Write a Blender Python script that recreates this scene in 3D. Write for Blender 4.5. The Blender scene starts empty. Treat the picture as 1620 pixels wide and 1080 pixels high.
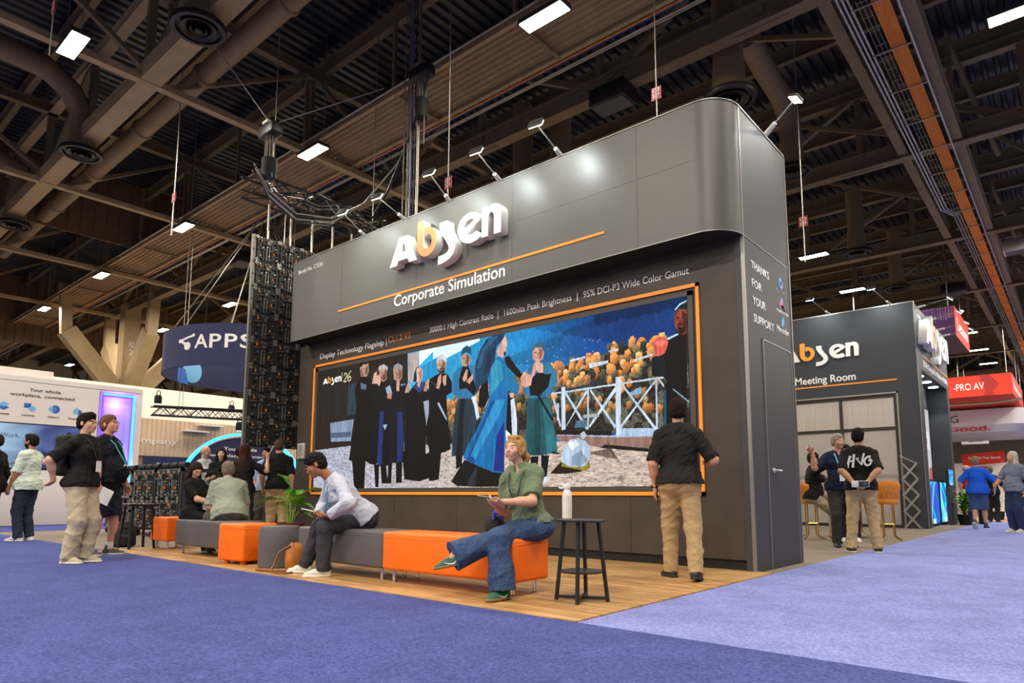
import bpy, math, random
import numpy as np
from mathutils import Vector, Matrix
random.seed(7); RNG=np.random.default_rng(11)
SC=bpy.context.scene; COL=SC.collection
# ---------------------------------------------------------------- camera
cd=bpy.data.cameras.new('camera'); cam=bpy.data.objects.new('camera',cd); COL.objects.link(cam)
cd.sensor_width=36; cd.lens=23.366; cd.shift_x=0; cd.shift_y=0.0698; cd.clip_end=400; cd.clip_start=.05
yaw,pitch,roll=.70808,.12292,.0032
cy,sy,cp,sp=math.cos(yaw),math.sin(yaw),math.cos(pitch),math.sin(pitch)
fw=Vector((-sy*cp,cy*cp,sp)); rt=Vector((cy,sy,0)); up=rt.cross(fw)
r2=rt*math.cos(roll)+up*math.sin(roll); u2=-rt*math.sin(roll)+up*math.cos(roll)
cam.matrix_world=Matrix(((r2.x,u2.x,-fw.x,2.6593),(r2.y,u2.y,-fw.y,-7.0336),(r2.z,u2.z,-fw.z,.7984),(0,0,0,1)))
SC.camera=cam
# ---------------------------------------------------------------- world, exposure
w=bpy.data.worlds.new('world'); SC.world=w; w.use_nodes=True
w.node_tree.nodes['Background'].inputs[0].default_value=(1,.95,.9,1); w.node_tree.nodes['Background'].inputs[1].default_value=.10
SC.view_settings.view_transform='Standard'; SC.view_settings.look='None'
SC.view_settings.exposure=0.0; SC.view_settings.gamma=1; SC.view_settings.use_curve_mapping=False
LAMP_W=325.0   # watts of one high bay
# ---------------------------------------------------------------- materials
MATS={}
def lin(h):
    if isinstance(h,(tuple,list)): return tuple(h)[:3]
    v=[int(h[i:i+2],16)/255 for i in (0,2,4)]
    return tuple(c/12.92 if c<.04045 else ((c+.055)/1.055)**2.4 for c in v)
def mat(name,col,rough=.6,metal=0,var=0,scale=8,bump=0,bscale=60,stretch=None,emit=None,es=1,spec=.4,col2=None,detail=4,sheen=0,alpha=1,trans=0):
    if name in MATS: return MATS[name]
    m=bpy.data.materials.new(name); m.use_nodes=True; nt=m.node_tree; b=nt.nodes['Principled BSDF']; I=b.inputs
    c=lin(col); I['Base Color'].default_value=(*c,1); I['Roughness'].default_value=rough; I['Metallic'].default_value=metal
    I['Specular IOR Level'].default_value=spec
    if sheen: I['Sheen Weight'].default_value=sheen
    if trans: I['Transmission Weight'].default_value=trans
    if alpha<1: I['Alpha'].default_value=alpha
    N=nt.nodes.new; L=nt.links.new
    tc=N('ShaderNodeTexCoord'); mp=N('ShaderNodeMapping'); L(tc.outputs['Object'],mp.inputs[0])
    if stretch: mp.inputs['Scale'].default_value=stretch
    if var or col2:
        n=N('ShaderNodeTexNoise'); n.inputs['Scale'].default_value=scale; n.inputs['Detail'].default_value=detail; L(mp.outputs[0],n.inputs[0])
        r=N('ShaderNodeValToRGB'); L(n.outputs[0],r.inputs[0])
        c2=lin(col2) if col2 else c
        r.color_ramp.elements[0].position=.3; r.color_ramp.elements[1].position=.7
        r.color_ramp.elements[0].color=(*[x*(1-var) for x in c],1); r.color_ramp.elements[1].color=(*[x*(1+var) for x in c2],1)
        L(r.outputs[0],I['Base Color'])
    if bump:
        n=N('ShaderNodeTexNoise'); n.inputs['Scale'].default_value=bscale; n.inputs['Detail'].default_value=3; L(mp.outputs[0],n.inputs[0])
        bp=N('ShaderNodeBump'); bp.inputs['Strength'].default_value=bump; bp.inputs['Distance'].default_value=.01
        L(n.outputs[0],bp.inputs['Height']); L(bp.outputs[0],I['Normal'])
    if emit: I['Emission Color'].default_value=(*lin(emit),1); I['Emission Strength'].default_value=es
    MATS[name]=m; return m
def node_mat(name,build):
    if name in MATS: return MATS[name]
    m=bpy.data.materials.new(name); m.use_nodes=True; nt=m.node_tree
    build(nt,nt.nodes['Principled BSDF'],nt.nodes.new,nt.links.new); MATS[name]=m; return m
# ---------------------------------------------------------------- objects
WM={}
def wm(o): return WM.get(o.name,Matrix.Identity(4))
def tag(o,label=None,cat=None,group=None,kind=None):
    if label: o['label']=label
    if cat: o['category']=cat
    if group: o['group']=group
    if kind: o['kind']=kind
    return o
def thing(name,label,cat,loc=(0,0,0),rz=0,group=None):
    o=bpy.data.objects.new(name,None); COL.objects.link(o); o.location=loc; o.rotation_euler=(0,0,rz); o.empty_display_size=.1
    WM[o.name]=Matrix.Translation(loc)@Matrix.Rotation(rz,4,'Z'); return tag(o,label,cat,group)
def link(name,me,parent=None):
    o=bpy.data.objects.new(name,me); COL.objects.link(o)
    if parent:
        o.parent=parent; WM[o.name]=wm(parent)
    return o
def dup(root,loc,rz=None,label=None,group=None):
    r=root.copy(); COL.objects.link(r); r.location=loc
    if rz is not None: r.rotation_euler=(0,0,rz)
    WM[r.name]=Matrix.Translation(loc)@Matrix.Rotation(r.rotation_euler[2],4,'Z')
    if label: r['label']=label
    if group: r['group']=group
    for ch in list(root.children):
        c=ch.copy(); COL.objects.link(c); c.parent=r; WM[c.name]=WM[r.name]
        for g in ch.children:
            d=g.copy(); COL.objects.link(d); d.parent=c; WM[d.name]=WM[r.name]
    return r
def frame(d,upv=(0,0,1)):
    d=Vector(d).normalized(); u=Vector(upv)
    if abs(d.dot(u))>.98: u=Vector((0,1,0))
    s=d.cross(u).normalized(); u=s.cross(d); return s,u,d
class M:
    def __init__(s): s.v=[]; s.f=[]; s.m=[]; s.mi=0
    def add(s,vs,fs,mi=None):
        o=len(s.v); s.v+=[tuple(p) for p in vs]; s.f+=[tuple(i+o for i in f) for f in fs]; s.m+=[s.mi if mi is None else mi]*len(fs); return s
    def box(s,a,b,mi=None):
        x0,y0,z0=a;x1,y1,z1=b
        if x0>x1:x0,x1=x1,x0
        if y0>y1:y0,y1=y1,y0
        if z0>z1:z0,z1=z1,z0
        return s.add([(x0,y0,z0),(x1,y0,z0),(x1,y1,z0),(x0,y1,z0),(x0,y0,z1),(x1,y0,z1),(x1,y1,z1),(x0,y1,z1)],
            [(0,3,2,1),(4,5,6,7),(0,1,5,4),(1,2,6,5),(2,3,7,6),(3,0,4,7)],mi)
    def bar(s,p,q,w,h=None,upv=(0,0,1),mi=None):
        h=w if h is None else h; p=Vector(p);q=Vector(q); a,u,d=frame(q-p,upv); a=a*w/2;u=u*h/2
        vs=[p-a-u,p+a-u,p+a+u,p-a+u,q-a-u,q+a-u,q+a+u,q-a+u]
        return s.add(vs,[(0,1,2,3)[::-1],(4,5,6,7),(0,1,5,4),(1,2,6,5),(2,3,7,6),(3,0,4,7)],mi)
    def cyl(s,p,q,r,r2=None,n=12,mi=None):
        r2=r if r2 is None else r2; return s.tube([p,q],[r,r2],n,mi)
    def tube(s,pts,r,n=8,mi=None,closed=False,cap=True):
        pts=[Vector(p) for p in pts]; N=len(pts); rs=r if isinstance(r,(list,tuple)) else [r]*N; vs=[];fs=[]; pu=None
        for i,p in enumerate(pts):
            d=(pts[(i+1)%N]-pts[i-1]) if closed else (pts[min(i+1,N-1)]-pts[max(i-1,0)])
            if d.length<1e-9:d=Vector((0,0,1))
            a,u,_=frame(d,pu if pu is not None and abs(d.normalized().dot(pu))<.95 else (0,0,1)); pu=u
            for k in range(n):
                t=2*math.pi*k/n; vs.append(p+(a*math.cos(t)+u*math.sin(t))*rs[i])
        for i in range(N if closed else N-1):
            j=(i+1)%N
            for k in range(n):
                k2=(k+1)%n; fs.append((i*n+k,i*n+k2,j*n+k2,j*n+k))
        if cap and not closed: fs.append(tuple(range(n))[::-1]); fs.append(tuple(range((N-1)*n,N*n)))
        return s.add(vs,fs,mi)
    def lathe(s,prof,c=(0,0,0),n=24,axis=(0,0,1),mi=None):
        a,u,d=frame(axis); c=Vector(c); vs=[];fs=[]; N=len(prof)
        for r,z in prof:
            for k in range(n):
                t=2*math.pi*k/n; vs.append(c+d*z+(a*math.cos(t)+u*math.sin(t))*r)
        for i in range(N-1):
            for k in range(n):
                k2=(k+1)%n; fs.append((i*n+k,i*n+k2,(i+1)*n+k2,(i+1)*n+k))
        fs.append(tuple(range(n))[::-1]); fs.append(tuple(range((N-1)*n,N*n))); return s.add(vs,fs,mi)
    def prism(s,poly,o,X,Y,depth,mi=None,fmi=None):   # convex / simple polygon in plane (X,Y) extruded along X x Y
        o=Vector(o);X=Vector(X);Y=Vector(Y);Nn=X.cross(Y).normalized()*depth; n=len(poly)
        vs=[o+X*x+Y*y for x,y in poly]+[o+X*x+Y*y+Nn for x,y in poly]
        s.add(vs,[tuple(range(n))[::-1]]+[(i,(i+1)%n,n+(i+1)%n,n+i) for i in range(n)],mi)
        k=len(s.v)-n; s.f.append(tuple(range(k,k+n))); s.m.append(fmi if fmi is not None else (s.mi if mi is None else mi)); return s
    def ball(s,c,r,nu=14,nv=9,mi=None,R=None):
        r=(r,r,r) if not isinstance(r,(tuple,list)) else r; c=Vector(c); vs=[];fs=[]
        for i in range(nv+1):
            t=math.pi*i/nv
            for k in range(nu):
                a=2*math.pi*k/nu; p=Vector((r[0]*math.sin(t)*math.cos(a),r[1]*math.sin(t)*math.sin(a),r[2]*math.cos(t)))
                vs.append(c+(R@p if R else p))
        for i in range(nv):
            for k in range(nu):
                k2=(k+1)%nu; fs.append((i*nu+k,(i+1)*nu+k,(i+1)*nu+k2,i*nu+k2))
        return s.add(vs,fs,mi)
    def build(s,name,mats,parent=None,smooth=False,bevel=0,local=False,seg=2,angle=None):
        me=bpy.data.meshes.new(name)
        vs=s.v
        if parent and not local:
            inv=wm(parent).inverted(); vs=[tuple(inv@Vector(p)) for p in vs]
        me.from_pydata(vs,[],s.f)
        for m_ in (mats if isinstance(mats,(list,tuple)) else [mats]): me.materials.append(m_)
        me.polygons.foreach_set('material_index',s.m)
        if smooth: me.polygons.foreach_set('use_smooth',[True]*len(s.f))
        me.validate(); me.update()
        o=link(name,me,parent)
        if smooth and angle!=0:
            try: me.set_sharp_from_angle(angle=math.radians(angle or 40))
            except Exception: pass
        if bevel:
            b=o.modifiers.new('bevel','BEVEL'); b.width=bevel; b.segments=seg; b.limit_method='ANGLE'; b.angle_limit=.6
            if seg>1: me.polygons.foreach_set('use_smooth',[True]*len(s.f))
        return o
def structure(o): o['kind']='structure'; return o
# text as real lettering: returns mesh object
def curve_mesh(cu):
    ob=bpy.data.objects.new('tmp',cu); COL.objects.link(ob); dg=bpy.context.evaluated_depsgraph_get()
    me=bpy.data.meshes.new_from_object(ob.evaluated_get(dg)); bpy.data.objects.remove(ob); return me
def text(name,s,o,X,Z,width,height,material,parent=None,depth=.012,bold=0,shear=0,flip=False):
    """lettering s: lower left o, along X, up Z, fitted to width; height = cap height"""
    cu=bpy.data.curves.new(name,'FONT'); cu.body=s; cu.size=1; cu.extrude=.0; cu.offset=bold; cu.shear=shear; cu.resolution_u=3; cu.fill_mode='BOTH'
    cu.extrude=.5
    me=curve_mesh(cu); n=len(me.vertices); co=np.empty(n*3); me.vertices.foreach_get('co',co); co=co.reshape(-1,3)
    x0,x1=co[:,0].min(),co[:,0].max(); capH=.7
    o=np.array(o,float);X=np.array(Vector(X).normalized());Z=np.array(Vector(Z).normalized());N=np.cross(X,Z)
    P=o+np.outer((co[:,0]-x0)/(x1-x0)*width,X)+np.outer(co[:,1]/capH*height,Z)+np.outer((co[:,2]+.5)*depth,N)
    if parent:
        inv=np.array(wm(parent).inverted()); P=P@inv[:3,:3].T+inv[:3,3]
    me.vertices.foreach_set('co',P.ravel()); me.materials.clear(); me.materials.append(material); me.update()
    return link(name,me,parent)
def glyph(name,loops,o,X,Z,sc,mats,parent,depth):
    """filled outline with holes, extruded along the outward normal; mats=[side, face]"""
    cu=bpy.data.curves.new(name,'CURVE'); cu.dimensions='2D'; cu.fill_mode='BOTH'; cu.extrude=.5
    for lp in loops:
        sp_=cu.splines.new('POLY'); sp_.points.add(len(lp)-1); sp_.use_cyclic_u=True
        for p,(x,y) in zip(sp_.points,lp): p.co=(x*sc,y*sc,0,1)
    me=curve_mesh(cu); n=len(me.vertices); co=np.empty(n*3); me.vertices.foreach_get('co',co); co=co.reshape(-1,3)
    nz=np.array([p.normal.z for p in me.polygons]); top=co[:,2].max()
    cz=np.array([p.center.z for p in me.polygons])
    X=np.array(Vector(X).normalized());Z=np.array(Vector(Z).normalized());N=np.cross(X,Z)
    P=np.array(o,float)+np.outer(co[:,0],X)+np.outer(co[:,1],Z)+np.outer((co[:,2]+.5)*depth,N)
    if parent:
        inv=np.array(wm(parent).inverted()); P=P@inv[:3,:3].T+inv[:3,3]
    me.vertices.foreach_set('co',P.ravel()); me.materials.clear()
    for m_ in mats: me.materials.append(m_)
    me.polygons.foreach_set('material_index',[1 if (c>top-1e-4 and abs(z)>.9) else 0 for c,z in zip(cz,nz)]); me.update()
    return link(name,me,parent)
def stroke(pts,wd,n=6):
    """outline of a smooth ribbon through pts (Catmull-Rom); wd = half widths"""
    P=[np.array(p,float) for p in pts]; Q=[];W=[]; wd=wd if isinstance(wd,(list,tuple)) else [wd]*len(P)
    for i in range(len(P)-1):
        p0=P[max(i-1,0)];p1=P[i];p2=P[i+1];p3=P[min(i+2,len(P)-1)]
        for k in range(n):
            t=k/n; Q.append(.5*((2*p1)+(-p0+p2)*t+(2*p0-5*p1+4*p2-p3)*t*t+(-p0+3*p1-3*p2+p3)*t**3)); W.append(wd[i]*(1-t)+wd[i+1]*t)
    Q.append(P[-1]);W.append(wd[-1]); Q=np.array(Q); T=np.gradient(Q,axis=0); T/=np.linalg.norm(T,axis=1)[:,None]
    Nn=np.stack([-T[:,1],T[:,0]],1)*np.array(W)[:,None]
    return [tuple(p) for p in Q+Nn]+[tuple(p) for p in (Q-Nn)[::-1]]
def circ(cx,cy,r,n=20,r2=None,a0=0,a1=360): return [(cx+r*math.cos(math.radians(a0+(a1-a0)*k/n)),cy+(r2 or r)*math.sin(math.radians(a0+(a1-a0)*k/n))) for k in range(n if a1-a0>=360 else n+1)]
def pix_mesh(name,img,o,X,Z,w_,h_,material,parent=None):
    """picture surface: a fine grid whose points carry the colours of a flat picture; img rows go downwards"""
    H,Wd=img.shape[:2]; xs=np.linspace(0,w_,Wd); zs=np.linspace(h_,0,H)
    X=np.array(Vector(X).normalized());Z=np.array(Vector(Z).normalized())
    P=(np.array(o,float)+(xs[None,:,None]*X)+(zs[:,None,None]*Z)).reshape(-1,3)
    if parent:
        inv=np.array(wm(parent).inverted()); P=P@inv[:3,:3].T+inv[:3,3]
    i=np.arange((H-1)*(Wd-1)); r_,c_=i//(Wd-1),i%(Wd-1); a=r_*Wd+c_; Fq=np.stack([a+Wd,a+Wd+1,a+1,a],1)
    me=np_mesh(name,P,Fq,smooth=False); me.materials.append(material)
    at=me.color_attributes.new('picture','FLOAT_COLOR','POINT'); c4=np.ones((H*Wd,4),np.float32); c4[:,:3]=img.reshape(-1,3)
    at.data.foreach_set('color',c4.ravel()); return link(name,me,parent)
def np_mesh(name,V,Q,smooth=True):
    me=bpy.data.meshes.new(name); n,k=len(V),Q.shape[1]; me.vertices.add(n); me.vertices.foreach_set('co',np.ascontiguousarray(V,dtype=np.float32).ravel())
    m=len(Q); me.loops.add(m*k); me.loops.foreach_set('vertex_index',np.ascontiguousarray(Q,dtype=np.int32).ravel())
    me.polygons.add(m); me.polygons.foreach_set('loop_start',np.arange(0,m*k,k,dtype=np.int32))
    try: me.polygons.foreach_set('loop_total',np.full(m,k,dtype=np.int32))
    except Exception: pass
    me.polygons.foreach_set('use_smooth',np.full(m,smooth)); me.update(calc_edges=True); me.validate(); return me
def pic_mat(name,strength,rough=.5):
    def b(nt,p,N,L):
        a=N('ShaderNodeAttribute'); a.attribute_name='picture'; L(a.outputs['Color'],p.inputs['Emission Color']); p.inputs['Emission Strength'].default_value=strength
        p.inputs['Base Color'].default_value=(.004,.004,.004,1); p.inputs['Specular IOR Level'].default_value=.12; p.inputs['Roughness'].default_value=rough
    return node_mat(name,b)
def print_mat(name,rough=.6):
    def b(nt,p,N,L):
        a=N('ShaderNodeAttribute'); a.attribute_name='picture'; L(a.outputs['Color'],p.inputs['Base Color']); p.inputs['Roughness'].default_value=rough
    return node_mat(name,b)
# ================================================================ setting: floors, roof, steel
def floor_slab(name,x0,y0,x1,y1,z,m):
    return structure(M().box((x0,y0,z-.05),(x1,y1,z)).build(name,m))
grey_carpet=mat('grey carpet','6a6058',.95,0,.75,170,.5,300,col2='857a6e',detail=2,spec=.1)
def carpet(name,a,b,c):
    def f(nt,p,N,L):
        tc=N('ShaderNodeTexCoord'); n1=N('ShaderNodeTexNoise'); n1.inputs['Scale'].default_value=70; n1.inputs['Detail'].default_value=3
        n2=N('ShaderNodeTexNoise'); n2.inputs['Scale'].default_value=2.2; n2.inputs['Detail'].default_value=5; n2.inputs['Roughness'].default_value=.7
        for n in (n1,n2): L(tc.outputs['Object'],n.inputs[0])
        r1=N('ShaderNodeValToRGB'); r1.color_ramp.elements[0].position=.32; r1.color_ramp.elements[1].position=.68
        r1.color_ramp.elements[0].color=(*lin(a),1); r1.color_ramp.elements[1].color=(*lin(b),1); L(n1.outputs[0],r1.inputs[0])
        mx=N('ShaderNodeMixRGB'); mx.blend_type='MULTIPLY'; mx.inputs[0].default_value=.55; L(r1.outputs[0],mx.inputs[1])
        r2=N('ShaderNodeValToRGB'); r2.color_ramp.elements[0].position=.36; r2.color_ramp.elements[1].position=.62
        r2.color_ramp.elements[0].color=(.55,.55,.6,1); r2.color_ramp.elements[1].color=(1,1,1,1); L(n2.outputs[0],r2.inputs[0]); L(r2.outputs[0],mx.inputs[2])
        L(mx.outputs[0],p.inputs['Base Color']); p.inputs['Roughness'].default_value=.95; p.inputs['Specular IOR Level'].default_value=.1
        bp=N('ShaderNodeBump'); bp.inputs['Strength'].default_value=.6; bp.inputs['Distance'].default_value=.006; L(n1.outputs[0],bp.inputs['Height']); L(bp.outputs[0],p.inputs['Normal'])
        p.inputs['Sheen Weight'].default_value=.25; p.inputs['Sheen Tint'].default_value=(*lin(c),1)
    return node_mat(name,f)
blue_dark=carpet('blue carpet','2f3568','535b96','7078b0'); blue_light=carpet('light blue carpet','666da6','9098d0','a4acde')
def wood_floor(nt,p,N,L):
    tc=N('ShaderNodeTexCoord'); br=N('ShaderNodeTexBrick'); L(tc.outputs['Object'],br.inputs[0])
    br.inputs['Scale'].default_value=1; br.inputs['Brick Width'].default_value=.95; br.inputs['Row Height'].default_value=.062; br.inputs['Mortar Size'].default_value=.0012
    br.inputs['Color1'].default_value=(*lin('a87e4c'),1); br.inputs['Color2'].default_value=(*lin('cfa874'),1); br.inputs['Mortar'].default_value=(*lin('7a5a36'),1); br.offset=.37; br.inputs['Bias'].default_value=.1
    mp=N('ShaderNodeMapping'); mp.inputs['Scale'].default_value=(1.3,22,1); L(tc.outputs['Object'],mp.inputs[0])
    n=N('ShaderNodeTexNoise'); n.inputs['Scale'].default_value=2.2; n.inputs['Detail'].default_value=6; n.inputs['Distortion'].default_value=.6; L(mp.outputs[0],n.inputs[0])
    r=N('ShaderNodeValToRGB'); r.color_ramp.elements[0].position=.32; r.color_ramp.elements[1].position=.6; r.color_ramp.elements[0].color=(.42,.30,.18,1); r.color_ramp.elements[1].color=(1,1,1,1); L(n.outputs[0],r.inputs[0])
    mx=N('ShaderNodeMixRGB'); mx.blend_type='MULTIPLY'; mx.inputs[0].default_value=.8; L(br.outputs[0],mx.inputs[1]); L(r.outputs[0],mx.inputs[2]); L(mx.outputs[0],p.inputs['Base Color'])
    p.inputs['Roughness'].default_value=.42; p.inputs['Specular IOR Level'].default_value=.35
    bp=N('ShaderNodeBump'); bp.inputs['Strength'].default_value=.12; L(n.outputs[0],bp.inputs['Height']); L(bp.outputs[0],p.inputs['Normal'])
floor_slab('floor',-70,-3.5,.17,75,0,grey_carpet)
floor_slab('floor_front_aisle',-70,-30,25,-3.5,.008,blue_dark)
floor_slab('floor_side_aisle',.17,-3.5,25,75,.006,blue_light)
floor_slab('floor_far_aisle',-17.7,-3.5,-14.5,4,.006,blue_dark)
floor_slab('floor_wood',-8.0,-3.5,.165,.05,.014,node_mat('oak strip floor',wood_floor))
beam=mat('tan painted steel','79664a',.6,0,.10,3,spec=.3); beam_l=mat('pale tan painted steel','a38c68',.6,0,.08,3,spec=.3)
deck_m=mat('dark roof deck','20222a',.4,0,.15,2,spec=.6); sid=mat('brown siding','6b5138',.7,0,.15,2)
galv=mat('galvanised conduit','b0aaa0',.35,.8); blk=mat('black painted metal','1b1a1a',.45,0,.2,30); blk2=mat('matte black','121212',.75)
chrome=mat('chrome','d8d8d8',.12,1); white_m=mat('white paint','d8d5d0',.5); orange_c=mat('orange cable','d9802c',.6,0,.2,40)
# roof deck, ribs running front to back
g=M(); x=-72.
while x<26:
    for (a,za),(b,zb) in (((0,12.8),(.14,12.8)),((.14,12.8),(.18,12.88)),((.18,12.88),(.26,12.88)),((.26,12.88),(.30,12.8))):
        g.add([(x+a,-46,za),(x+b,-46,zb),(x+b,75,zb),(x+a,75,za)],[(0,3,2,1)])
    x+=.30
structure(g.build('ceiling',deck_m))
def ibeam(g,p,q,w_,h_,t=.03):
    p=Vector(p);q=Vector(q); g.bar(p,q,t,h_-.04); dz=Vector((0,0,h_/2-.02)); g.bar(p-dz,q-dz,w_,.04); g.bar(p+dz,q+dz,w_,.04)
# purlins (each its own beam)
for k in range(30):
    y=-20.4+2.55*k; g=M(); ibeam(g,(-70,y,12.45),(24,y,12.45),.16,.42); structure(g.build('ceiling_purlin',beam))
def truss_x(y,x0,x1,box=False,zb=10.05,zt=12.1,pan=3.7):
    g=M()
    if box: g.box((x0,y-.21,zb-.25),(x1,y+.21,zb+.15))
    else: ibeam(g,(x0,y,zb),(x1,y,zb),.32,.46)
    ibeam(g,(x0,y,zt),(x1,y,zt),.25,.3)
    structure(g.build('ceiling_truss_chord',beam_l if box else beam)); g=M(); n=int((x1-x0)/pan)
    for i in range(n):
        a=x0+i*pan; 
        g.bar((a,y,zb),(a,y,zt),.16,.16); g.bar((a,y,zb) if i%2 else (a,y,zt),(a+pan,y,zt) if i%2 else (a+pan,y,zb),.17,.14)
        if i%2==0: g.prism([(-.55,-.25),(.55,-.25),(.38,.42),(-.38,.42)],(a,y-.03,zb),(1,0,0),(0,0,1),-.06) if not box else None
    structure(g.build('ceiling_truss_web',beam))
def truss_y(x,y0,y1,zb=9.85,zt=12.1,pan=3.7,w_=.2):
    g=M(); g.bar((x,y0,zb),(x,y1,zb),w_,.14); structure(g.build('ceiling_tie_beam',beam_l)); g=M(); n=int((y1-y0)/pan)
    ibeam(g,(x,y0,zt),(x,y1,zt),.2,.3)
    for i in range(n):
        a=y0+i*pan; g.bar((x,a,zb),(x,a,zt),.1,.1); g.bar((x,a,zb if i%2 else zt),(x,a+pan,zt if i%2 else zb),.12,.1)
    structure(g.build('ceiling_tie_web',beam))
truss_x(-1.85,-68,-6.4,True)
for y in (5.1,12.75,20.4,28,36,44,54,66): truss_x(y,-68,24)
truss_x(-9.4,-68,24)
for x in (-12.4,-19.75,-27.1,-34.5,-42): truss_y(x,-20,40)
for x in (8.0,15.4): truss_y(x,-14,70)
for x,w_ in ((-.33,.22),(.88,.22)):
    g=M(); ibeam(g,(x,-14,10.1),(x,70,10.1),w_,.42); structure(g.build('ceiling_girder',beam)); 
g=M()
for k in range(34): g.bar((-.33,-14+2.5*k,10.3),(.88,-14+2.5*k,10.3),.12,.08)
structure(g.build('ceiling_girder_struts',beam))
g=M()
for k in range(17): g.bar((.88,-13+5*k,12.3),(1.6,-10.5+5*k,10.0) if k%2 else (2.9,-13+5*k,10.2),.1,.1); g.bar((.88,-13+5*k,10.2),(.88,-13+5*k,12.4),.12,.12); g.bar((-.33,-13+5*k,10.2),(-.33,-13+5*k,12.4),.12,.12); g.bar((-.33,-13+5*k,10.2),(-3.9,-12+5*k,12.3),.12,.1)
structure(g.build('ceiling_girder_braces',beam))
# catwalk panel with ribs running along the hall
g=M(); y=2.2
while y<3.45:
    g.add([(-68,y,10.12),(24,y,10.12),(24,y+.1,10.12),(-68,y+.1,10.12)],[(0,3,2,1)]); g.add([(-68,y+.1,10.12),(24,y+.1,10.12),(24,y+.13,10.06),(-68,y+.13,10.06)],[(0,3,2,1)]); g.add([(-68,y+.13,10.06),(24,y+.13,10.06),(24,y+.16,10.12),(-68,y+.16,10.12)],[(0,3,2,1)]); y+=.16
g.bar((-68,2.15,10.1),(24,2.15,10.1),.1,.2); g.bar((-68,3.55,10.1),(24,3.55,10.1),.1,.2)
structure(g.build('ceiling_catwalk',mat('tan catwalk deck','a08560',.6,0,.1,3)))
g=M()
for k in range(25): g.bar((-68+3.7*k,2.1,10.2),(-68+3.7*k,2.1,12.3),.08,.08); g.bar((-68+3.7*k,3.6,10.2),(-68+3.7*k,5.1,11.9),.12,.1); g.bar((-68+3.7*k,2.15,10.02),(-68+3.7*k,3.55,10.02),.08,.06)
structure(g.build('ceiling_catwalk_hangers',beam))
# siding curtains
for a,b in (((-24.5,-16,10.2),(-24.5,4.5,12.7)),((-41,-20,9.0),(-41,30,12.7))):
    g=M(); g.box((a[0]-.04,a[1],a[2]),(a[0],b[1],b[2])); y=a[1]
    while y<b[1]: g.box((a[0],y,a[2]),(a[0]+.06,y+.1,b[2])); y+=.42
    structure(g.build('wall_curtain',sid))
g=M(); g.box((-69,-20,0),(-68.8,75,12.8)); structure(g.build('wall_left',mat('pale hall wall','c9bfae',.8)))
g=M(); g.box((-69,74.8,0),(25,75,12.8)); structure(g.build('wall_back',mat('dim hall wall','6e6358',.8)))
def tube_thing(name,label,cat,pts,r,m,n=8,group=None):
    return tag(M().tube(pts,r,n).build(name,m,smooth=True),label,cat,group)
# conduits and cables along the catwalk and trays
tube_thing('cable_run','orange cable run along the lower edge of the long catwalk','cable',[(-68,3.66,10.0),(24,3.66,10.0)],.022,orange_c)
tube_thing('cable_run','thin blue cable run beside the orange one along the catwalk','cable',[(-68,3.74,10.03),(24,3.74,10.03)],.02,mat('blue cable','2e4a9a',.6))
for k,(y,z) in enumerate(((3.82,9.95),(3.9,9.97),(1.98,10.05))):
    tube_thing('conduit',('grey conduit nearest the blue cable along the catwalk','grey conduit running outermost below the catwalk','grey conduit along the upper edge of the long catwalk')[k],'conduit',[(-68,y,z),(24,y,z)],.024,galv)
for k,x in enumerate((-.1,-.02,.06)):
    tube_thing('conduit',('leftmost of three steel pipes left of the orange cable tray','middle one of three steel pipes left of the orange cable tray','rightmost of three steel pipes left of the orange cable tray')[k],'conduit',[(x,-14,9.78),(x,17.0,9.78),(x+.25,17.8,9.78),(x+.25,60,9.78)],.024,galv)
tube_thing('conduit','single steel pipe on the right side of the orange cable tray','conduit',[(.76,-14,9.8),(.76,60,9.8)],.03,galv)
for k,x in enumerate((-.66,-.74)): tube_thing('sprinkler_pipe',('dark pipe hung just left of the ceiling girder','second dark pipe further left of the ceiling girder')[k],'pipe',[(x,-14,11.2),(x,60,11.2)],.035,beam)
t=thing('cable_tray','wire mesh cable tray full of orange cables running front to back overhead','cable tray',(.53,5.4,9.7))
g=M()
for k in range(9): g.tube([(.405+.03*k,5.4,9.74+.01*(k%2)),(.405+.03*k,60,9.74+.01*(k%2))],.018,6)
g.build('cables',orange_c,t,smooth=True)
for k in range(33): M().bar((.06,5.6+1.66*k,9.68),(.76,5.6+1.66*k,9.68),.03,.03).build('rung',galv,t)
for k in range(8): M().tube([(.1,5.6+6.64*k,9.69),(.1,5.6+6.64*k,10.3)],.012,5).build('tray_hanger',galv,t)
g=M()
for x in (.18,.26,.34): g.tube([(x,5.4,9.71),(x,60,9.71)],.006,4)
for k in range(109): g.bar((.18,5.5+.5*k,9.71),(.36,5.5+.5*k,9.71),.01,.01)
g.build('wire_mesh',galv,t)
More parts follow.
